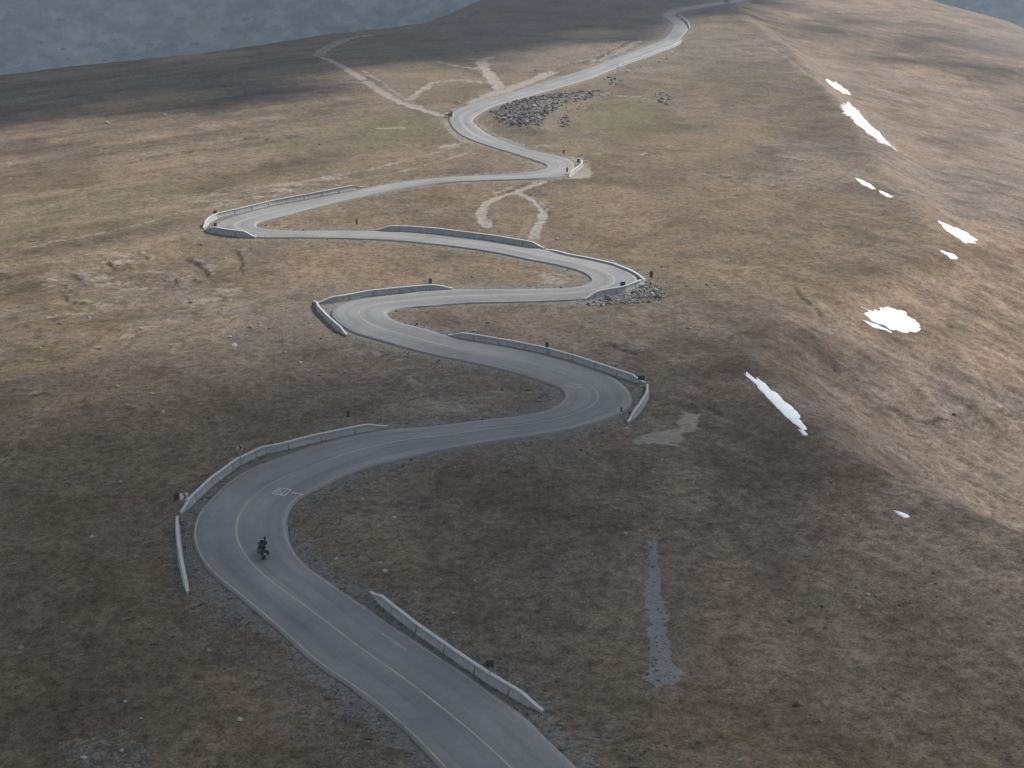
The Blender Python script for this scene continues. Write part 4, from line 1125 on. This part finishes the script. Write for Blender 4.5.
P = in_px([(655,94),(662,91),(672,97),(672,104),(662,105),(656,99)], 22, 3); put_rocks(P, .5, DARKROCK, 'dark boulder in the lone cluster on open grass beyond the heap', 'boulders in the lone cluster beyond the heap')
P = in_px([(600,76),(622,80),(624,86),(606,84)], 14, 4); put_rocks(P, .5, DARKROCK, 'grey boulder between the upper road and the heap', 'boulders below the upper road')
P = in_px([(612,70),(650,62),(672,52),(680,54),(640,70),(618,74)], 22, 5); put_rocks(P, .42, PALEROCK, 'pale rock tipped over the bank below the straight upper road', 'pale rocks on the bank of the upper road', 'rock', 'rock')
rip = [(604,299),(630,293),(645,284),(654,282),(667,290),(664,301),(640,304),(600,306),(585,305)]
P = in_px(rip, 220, 6); put_rocks(P, RNG.gamma(2, .045, len(P)) + .08, PALEROCK + DARKROCK[:2], 'rubble stone tipped below the barrier of the fourth bend', 'rubble stones below the fourth bend', 'rubble stone', 'rubble_stone')
LONE = [(396,479,.5),(363,499.5,.35),(395,518,.4),(353,521,.3),(380,563.5,.4),(385,571,.5),(398,564.5,.25),(455,468,.3),(353.5,541,.3),(336.5,560,.3),(65.5,479,.4),(120.5,482,.55),(23,519,.25),(92,537,.35),(117.5,388.5,.6),(152.5,395.5,.6),(163,413,.5),
 (21,648,.5),(125,703,.35),(141,720,.35),(240,721,.5),(178,713,.25),(91,578,.4),(62,621,.2),(122,754,.45),(84,761,.5),(209,649,.35),(453,612,.35),(462,612.5,.2),(441,581,.3),(475,581,.25),(548,620,.2),(542,627,.2),(522.5,637,.25),(739.5,763,.35),(653,474,.35),(667,478,.3),(662,461,.3),
 (89,318,.5),(141,329.5,.6),(230,336,.6),(235,345,.8),(250,327,.7),(165,116,1.0),(107,123,1.1),(225,258,.5),(127,263,.5),(197,279,.6),(60,324,.6),(72,343,.35),(320,144,.9),(557,239,.7),(612,262,.8),(653,342,.4),(692,315,.5),(690,330,.6),(540,396,.5),(539,401,.6),(651,377.5,.45),(627,428,.5),
 (595,412,.2),(640,444,.45),(648,444,.5),(541,306,.4),(477,317,.5),(488,322,.5),(475,331,.6),(868,596,.35),(818,521,.35),(845,517,.35),(760,455,.3),(500,205,.5),(455,200,.6),(445,186,.6),(300,240,.5),(536,70,.9),(418,148,.7),(392,107,.8),(460,103,.7),(457.5,102,.8),(170,346,.5),(40,348,.4),(285,352,.6),(300,361,.5),(320,374,.5),(345,372,.5),
 (676,535,.3),(640,533,.35),(620,529,.4),(625,536,.4),(700,512,.25),(598,490,.2)]
P = march([a for a, b, c in LONE], [b for a, b, c in LONE])
put_rocks(P, [c * .52 for a, b, c in LONE], PALEROCK, 'small pale stone lying alone on the brown grass', 'lone pale stones on the grass', 'stone', 'stone', .15)

# ------------------------------------------------------------------ loose gravel and dry tufts (nobody could count them)
def specks(name, P, size, mat, label, cat, tuft=False, lo=.0, hi=1.0):
    n = len(P); Z = hgt(P[:, 0], P[:, 1])
    if tuft:
        k = 5; a = RNG.uniform(0, 6.28, (n, k)); tilt = RNG.uniform(.25, .75, (n, k)); h = size[:, None] * RNG.uniform(.6, 1.2, (n, k)); w = size[:, None] * .22
        dx, dy = np.cos(a), np.sin(a)
        b = np.stack([P[:, 0:1] + dx * .05, P[:, 1:2] + dy * .05, np.repeat(Z[:, None] - .03, k, 1)], -1)
        q = np.stack([-dy * w, dx * w, np.zeros_like(dx)], -1)
        tip = b + np.stack([dx * h * tilt, dy * h * tilt, h], -1)
        V = np.stack([b - q, b + q, tip], 2).reshape(-1, 3); F = np.arange(len(V)).reshape(-1, 3)
        per = k * 3
    else:
        T = np.array([(1, 0, 0), (-1, 0, 0), (0, 1, 0), (0, -1, 0), (0, 0, 1), (0, 0, -.6), (.6, .6, .45), (-.6, .5, .5)]) 
        TF = np.array([(0, 6, 4), (6, 2, 4), (2, 7, 4), (7, 1, 4), (1, 3, 4), (3, 0, 4), (0, 3, 5), (3, 1, 5), (1, 2, 5), (2, 0, 5), (0, 2, 6), (1, 7, 2)])
        J = RNG.uniform(.6, 1.25, (n, 8, 1)) * T[None] * np.stack([RNG.uniform(.7, 1.3, n), RNG.uniform(.7, 1.3, n), RNG.uniform(.5, .9, n)], 1)[:, None]
        a = RNG.uniform(0, 6.28, n); c, s = np.cos(a)[:, None], np.sin(a)[:, None]
        V = np.stack([J[..., 0] * c - J[..., 1] * s, J[..., 0] * s + J[..., 1] * c, J[..., 2]], -1) * size[:, None, None]
        V += np.stack([P[:, 0], P[:, 1], Z + size * .2], 1)[:, None]
        V = V.reshape(-1, 3); F = (np.arange(n)[:, None, None] * 8 + TF[None]).reshape(-1, 3); per = 8
    me = np_mesh(name, V, F)
    t = np.repeat(RNG.beta(2, 2.4, n) * (hi - lo) + lo, per); at = me.attributes.new('tint', 'FLOAT_COLOR', 'POINT')
    at.data.foreach_set('color', np.stack([t, t, t, np.ones_like(t)], 1).astype(np.float32).ravel())
    o = link(name, me, mat); tag(o, label, cat, kind='stuff'); return o
def view_points(n, y0, y1):
    y = np.exp(RNG.uniform(np.log(y0), np.log(y1), n)); x = RNG.uniform(-1, 1, n) * (.46 * y + 12); return np.stack([x, y], 1)
C = view_points(150000, 74, 330); _, A_, B_, D_ = fields(C[:, 0], C[:, 1])
wgt = (D_ > .25) * np.clip(A_[:, 1] * 1.3 - .12 + .35 * np.exp(-D_ / 2.2), .0, 1) ** 1.3 * (B_[:, 0] < .9) + .012 * (D_ > .5)
C = C[RNG.uniform(0, 1, len(C)) < wgt * .42]
specks('gravel', C, .035 + RNG.gamma(2.0, .030, len(C)), M['gravel'], 'loose grey gravel and small stones strewn along the verges', 'gravel')
C = view_points(26000, 74, 150); _, A_, B_, D_ = fields(C[:, 0], C[:, 1])
C = C[(D_ > .8) & (A_[:, 1] < .55) & (A_[:, 0] < .3) & (fbm(C[:, 0] / 7, C[:, 1] / 7, 3, 63) > -.15)]
specks('grass', C, RNG.uniform(.05, .14, len(C)), M['tuft'], 'short dry tufts of brown mountain grass', 'grass', True)

C = in_px(rip, 420, 32)
specks('gravel', C, .06 + RNG.gamma(2.0, .06, len(C)), M['gravel'], 'small pale stones tipped below the barrier of the fourth bend', 'gravel', lo=.25)
C = np.concatenate([in_px(heap, 900, 31), in_px([(486,116),(500,106),(520,100),(545,96),(580,93),(612,92),(612,99),(580,110),(560,126),(540,134),(505,131)], 250, 33)])
specks('rubble', C, .07 + RNG.gamma(2.0, .07, len(C)), M['rubble'], 'small broken rock filling the heap and the tipped rubble', 'rubble')

# ------------------------------------------------------------------ snow patches
def snow(poly, label, bulge=.03):
    P = march([p[0] for p in poly], [p[1] for p in poly])
    P = resample(np.concatenate([P, P[:1]]), .5)[:-1]
    c = P.mean(0); n = len(P)
    d = P - c; L = np.linalg.norm(d, axis=1)
    jit = 1 + .36 * fbm(P[:, 0] / .9, P[:, 1] / 2.6, 4, 95, .65) + .06 * fbm(P[:, 0] / 4, P[:, 1] / 9, 2, 96)
    P = c + d * jit[:, None]
    rings = [1.0, .97, .9, .78, .62, .45, .28, .12]
    V = []
    for t in rings: V.append(c + (P - c) * t)
    V = np.concatenate(V + [c[None]]); Z = hgt(V[:, 0], V[:, 1])
    tt = np.concatenate([np.full(n, t) for t in rings] + [np.zeros(1)])
    lift = np.where(tt > .99, -.06, .03 + bulge * (1 - tt ** 3) + .05 * fbm(V[:, 0] / 2, V[:, 1] / 2, 3, 97))
    V3 = np.stack([V[:, 0], V[:, 1], Z + lift], 1); ctr = V3[-1].copy()
    F = []
    for k in range(len(rings) - 1):
        for i in range(n):
            j = (i + 1) % n; a = k * n
            F.append((a + i, a + j, a + n + j, a + n + i))
    a = (len(rings) - 1) * n
    F += [(a + i, a + (i + 1) % n, len(V) - 1) for i in range(n)]
    me = bpy.data.meshes.new('snow_patch'); me.from_pydata([tuple(v - ctr) for v in V3], [], F); me.update()
    bm = bmesh.new(); bm.from_mesh(me); bmesh.ops.recalc_face_normals(bm, faces=bm.faces)
    if sum(f.normal.z for f in bm.faces) < 0: bmesh.ops.reverse_faces(bm, faces=bm.faces)
    bm.to_mesh(me); bm.free()
    o = link('snow_patch', me, M['snow'], None, True); o.location = ctr
    tag(o, label, 'snow patch', 'old snow patches along the right edge')
snow([(825.5,79),(835.5,82.5),(845.5,89),(851,94.5),(843,93),(832,86.5)], 'topmost thin snow patch just under the crest line')
snow([(842,107.5),(848,102.8),(858,110),(868,123),(878,131.5),(883,138),(892.5,147.5),(880.5,142.5),(868,133),(853,120.5),(845.5,114)], 'long slanting snow streak, largest of the upper ones')
snow([(854,177.5),(864,180.5),(873,185),(875.5,188),(863,184.5)], 'small slim snow sliver in the middle of the crest')
snow([(879,188.5),(886,191.5),(893,195.8),(890,197),(881,192.5)], 'tiny snow sliver just right of the slim one')
snow([(937,219.5),(953,227),(968,234.2),(976,239.5),(973,243.5),(963,241),(953,235),(943,227)], 'tapered snow patch at the right, pointed at its upper left end')
snow([(940,251),(953,254),(959,260),(950.5,260.5)], 'small rounded snow patch below the tapered one')
snow([(859,307),(867,310.5),(879,310),(884,304.5),(897,309),(907,314),(914,322),(924,331.5),(912,332),(897,330),(882,325),(869,316.5)], 'broad ragged snow patch, the widest of all')
snow([(862,321),(875.5,324),(884,328.5),(894,333.5),(880.5,330),(870,326)], 'narrow snow strip hugging the lower edge of the broad patch', .12)
snow([(742,373),(750,375.5),(764,384),(783,399),(798,411.5),(804.5,428),(799,428),(790.5,421.5),(778,409),(764,394),(752,382)], 'long snow tongue nearest the second bend on the shaded edge')
snow([(797,430.5),(803,432),(809,437),(803,437)], 'tiny snow scrap at the lower tip of the long tongue', .1)
snow([(890.5,509.5),(897,511),(903,513),(911,517),(906,518.5),(898,515.5)], 'lowest small snow scrap alone on the brown slope', .1)

# ------------------------------------------------------------------ dwarf junipers on the far hillside
def shrub_mesh():
    bm = bmesh.new()
    for k in range(90):
        a = random.uniform(0, 6.28); rr = random.random() ** .5; h = random.uniform(.15, 1) * (1 - .55 * rr)
        c = Vector((rr * math.cos(a), rr * math.sin(a), h)); s = random.uniform(.16, .30)
        for q in range(4):
            n = Vector((random.gauss(0, 1), random.gauss(0, 1), random.gauss(0, 1))).normalized(); u = n.orthogonal().normalized(); w = n.cross(u)
            bm.faces.new([bm.verts.new(c + s * (u * math.cos(t) + w * math.sin(t)) + n * .05) for t in (0, 2.1, 4.2)])
    me = bpy.data.meshes.new('crown'); bm.to_mesh(me); bm.free(); me.materials.append(M['shrub']); return me
crowns = [shrub_mesh() for _ in range(3)]
stem = MB().tube((0, 0, -.2), (0, 0, .6), .10, .04, 6); _o = stem.build('trunk', M['bark']); stem_me = _o.data; bpy.data.objects.remove(_o)
BUSH = [(4,48),(8,60),(3,66),(40,43),(43,57),(25,67),(38,43),(63,50),(56,67),(87,18),(93,20),(100,16),(82,46),(90,45),(96,46),(102,45),(86,58),(105,53),(109,53),(114,41),(124,50),(123,57),(140,57),(150,46),(157,50),(174,46),(195,45),(35,73),(6,21),(9,16),(58,28),(60,20),(104,62),(117,58),(225,30),(246,20),(20,37),(68,60),(134,49),(15,9),(180,20)]
P = march([a for a, b in BUSH], [b for a, b in BUSH])
Z = hgt(P[:, 0], P[:, 1])
for k, (x, y) in enumerate(P):
    r = math.hypot(x, y)
    if r < 1200: continue
    s = random.uniform(4.0, 7.0)
    root = empty('juniper_bush', (x, y, Z[k]), random.uniform(0, 6.28)); tag(root, 'dark juniper bush dotting the blue hillside beyond the crest', 'bush', 'juniper bushes on the far hillside')
    for nm, me in (('crown', random.choice(crowns)), ('trunk', stem_me)):
        o = bpy.data.objects.new(nm, me); COL.objects.link(o); o.parent = root; o.scale = (s * 1.25, s * .9, s * .8)

# ------------------------------------------------------------------ sun, sky, unseen shade clouds, air
SUN_AZ, SUN_EL = R(52), R(40)                          # azimuth from +y towards +x
SV = Vector((math.sin(SUN_AZ) * math.cos(SUN_EL), math.cos(SUN_AZ) * math.cos(SUN_EL), math.sin(SUN_EL)))
sl = bpy.data.lights.new('sun', 'SUN'); sl.energy = SUN_E; sl.angle = R(.53); sl.color = (1, .96, .905)
so = bpy.data.objects.new('sun', sl); COL.objects.link(so); so.rotation_euler = SV.to_track_quat('Z', 'Y').to_euler()
wd = bpy.data.worlds.new('World'); scene.world = wd; wd.use_nodes = True
wt = wd.node_tree; bg = wt.nodes['Background']; sky = wt.nodes.new('ShaderNodeTexSky'); sky.sky_type = 'NISHITA'
sky.sun_disc = False; sky.sun_elevation = SUN_EL; sky.sun_rotation = SUN_AZ; sky.altitude = 2000; sky.air_density = 1.0; sky.dust_density = 2.0
hs = wt.nodes.new('ShaderNodeHueSaturation'); hs.inputs['Saturation'].default_value = .42   # thin high veil whitens the sky
wt.links.new(sky.outputs[0], hs.inputs['Color']); wt.links.new(hs.outputs[0], bg.inputs[0]); bg.inputs[1].default_value = SKY_S

SHADE_CLOUD_Z = 3000.0
_ico = bmesh.new(); bmesh.ops.create_icosphere(_ico, subdivisions=1, radius=1)
ICO_V = np.array([v.co[:] for v in _ico.verts]); ICO_F = np.array([[v.index for v in f.verts] for f in _ico.faces]); _ico.free()
def shade_cloud(poly, r, cover, soft, seed, zg=0.0, holes=(), alt=SHADE_CLOUD_Z):  # unseen puffs, shaped and thinned to throw the wanted shade on the ground
    """a field of added out-of-frame cloud puffs over the ground outline poly (plan), as seen from the sun"""
    g = np.random.default_rng(seed); P = np.asarray(poly)
    lo, hi = P.min(0) - soft, P.max(0) + soft; area = np.prod(hi - lo)
    n = int(area / (math.pi * r * r) * -math.log(1 - cover))
    c = g.uniform(lo, hi, (n, 2))
    d = poly_sd(c[:, 0], c[:, 1], P) + soft * .5 * fbm(c[:, 0] / (soft * 2.2), c[:, 1] / (soft * 2.2), 3, seed)
    keep = sstep(soft, -soft, d)
    for hp, hs, amt in holes:
        keep = keep * (1 - amt * sstep(hs, -hs, poly_sd(c[:, 0], c[:, 1], np.asarray(hp))))
    c = c[g.uniform(0, 1, n) < keep]; n = len(c)
    k = (alt + g.uniform(0, 6 * r, n) - zg) / SV.z
    C3 = np.stack([c[:, 0] + SV.x * k, c[:, 1] + SV.y * k, zg + SV.z * k], 1)
    s = r * g.uniform(.7, 1.25, (n, 1, 1)) * np.array([1, 1, .75]) * g.uniform(.85, 1.15, (n, len(ICO_V), 1))
    V = (ICO_V[None] * s + C3[:, None]).reshape(-1, 3)
    F = (np.arange(n)[:, None, None] * len(ICO_V) + ICO_F[None]).reshape(-1, 3)
    me = np_mesh('shade_cloud', V, F, True)
    return tag(link('shade_cloud', me, M['shade_cloud']), kind='structure')
def pp(L): return flat([a for a, b in L], [b for a, b in L])
CLOUD_A = pp([(-400,400),(0,402),(150,378),(300,362),(420,352),(560,338),(690,335),(738,362),(775,402),(830,455),(880,492),(960,530),(1100,580),(1400,680),(2000,1300),(-1500,1300)])
shade_cloud(CLOUD_A, 8, .975, 15, 1, holes=[(pp([(780,440),(860,500),(960,545),(1150,610),(1500,1100),(800,1100),(760,700)]), 12, .72)])
shade_cloud(pp([(-200,60),(-60,112),(60,110),(130,106),(200,96),(250,92),(300,78),(330,64),(450,60),(520,53),(560,42),(620,38),(655,28),(668,14),(720,18),(780,-8),(600,-40),(-300,-20)]), 11, .985, 16, 2, alt=1500)
shade_cloud(pp([(690,40),(740,25),(800,36),(860,50),(900,45),(950,55),(1010,85),(1080,115),(1090,70),(1010,35),(930,14),(830,5),(760,5)]), 7, .45, 34, 3, zg=-40, alt=1800)
shade_cloud([(-2600, 1500), (900, 1500), (1300, 2600), (1200, 3900), (-2600, 3900)], 110, .94, 120, 4, zg=-150)

def haze():
    me = bpy.data.meshes.new('haze'); bm = bmesh.new(); bmesh.ops.create_cube(bm, size=1); bm.to_mesh(me); bm.free()
    o = bpy.data.objects.new('haze', me); COL.objects.link(o)
    zmin, zmax = HAZE_Z
    o.location = (0, 3000, (zmin + zmax) / 2); o.scale = (12400, 7400, zmax - zmin)
    m = bpy.data.materials.new('mountain_air'); m.use_nodes = True; t = m.node_tree; t.nodes.clear()
    out = t.nodes.new('ShaderNodeOutputMaterial'); v = t.nodes.new('ShaderNodeVolumePrincipled')
    v.inputs['Color'].default_value = (.68, .83, 1, 1); v.inputs['Density'].default_value = HAZE_D; v.inputs['Anisotropy'].default_value = .2
    t.links.new(v.outputs[0], out.inputs['Volume']); me.materials.append(m)
    tag(o, kind='stuff'); tag(o, 'thin blue mountain haze in the air', 'haze')
zs = [v for o in COL.objects if o.name in ('ground', 'hills') for v in (min(c.co.z for c in o.data.vertices), max(c.co.z for c in o.data.vertices))]
HAZE_Z = (min(zs) - 1.5, max(max(zs), CAM_H) + 12)
print('Z range', HAZE_Z)
if HAZE_D > 0: haze()

# ------------------------------------------------------------------ camera and view
cam = bpy.data.cameras.new('camera'); cam.sensor_width = 36; cam.lens = 36 * F_PX / 1024; cam.clip_end = 20000; cam.clip_start = .5
co = bpy.data.objects.new('camera', cam); COL.objects.link(co); co.location = (0, 0, CAM_H); co.rotation_euler = (R(90 - PITCH), 0, 0)
scene.camera = co
vs = scene.view_settings; vs.view_transform = 'Standard'; vs.look = 'None'; vs.gamma = 1; vs.use_curve_mapping = False; vs.exposure = EXPO
scene.render.engine = 'CYCLES'; cy = scene.cycles
cy.use_denoising = True; cy.max_bounces = 4; cy.diffuse_bounces = 2; cy.glossy_bounces = 2; cy.volume_bounces = 1; cy.transparent_max_bounces = 4
cy.use_adaptive_sampling = False
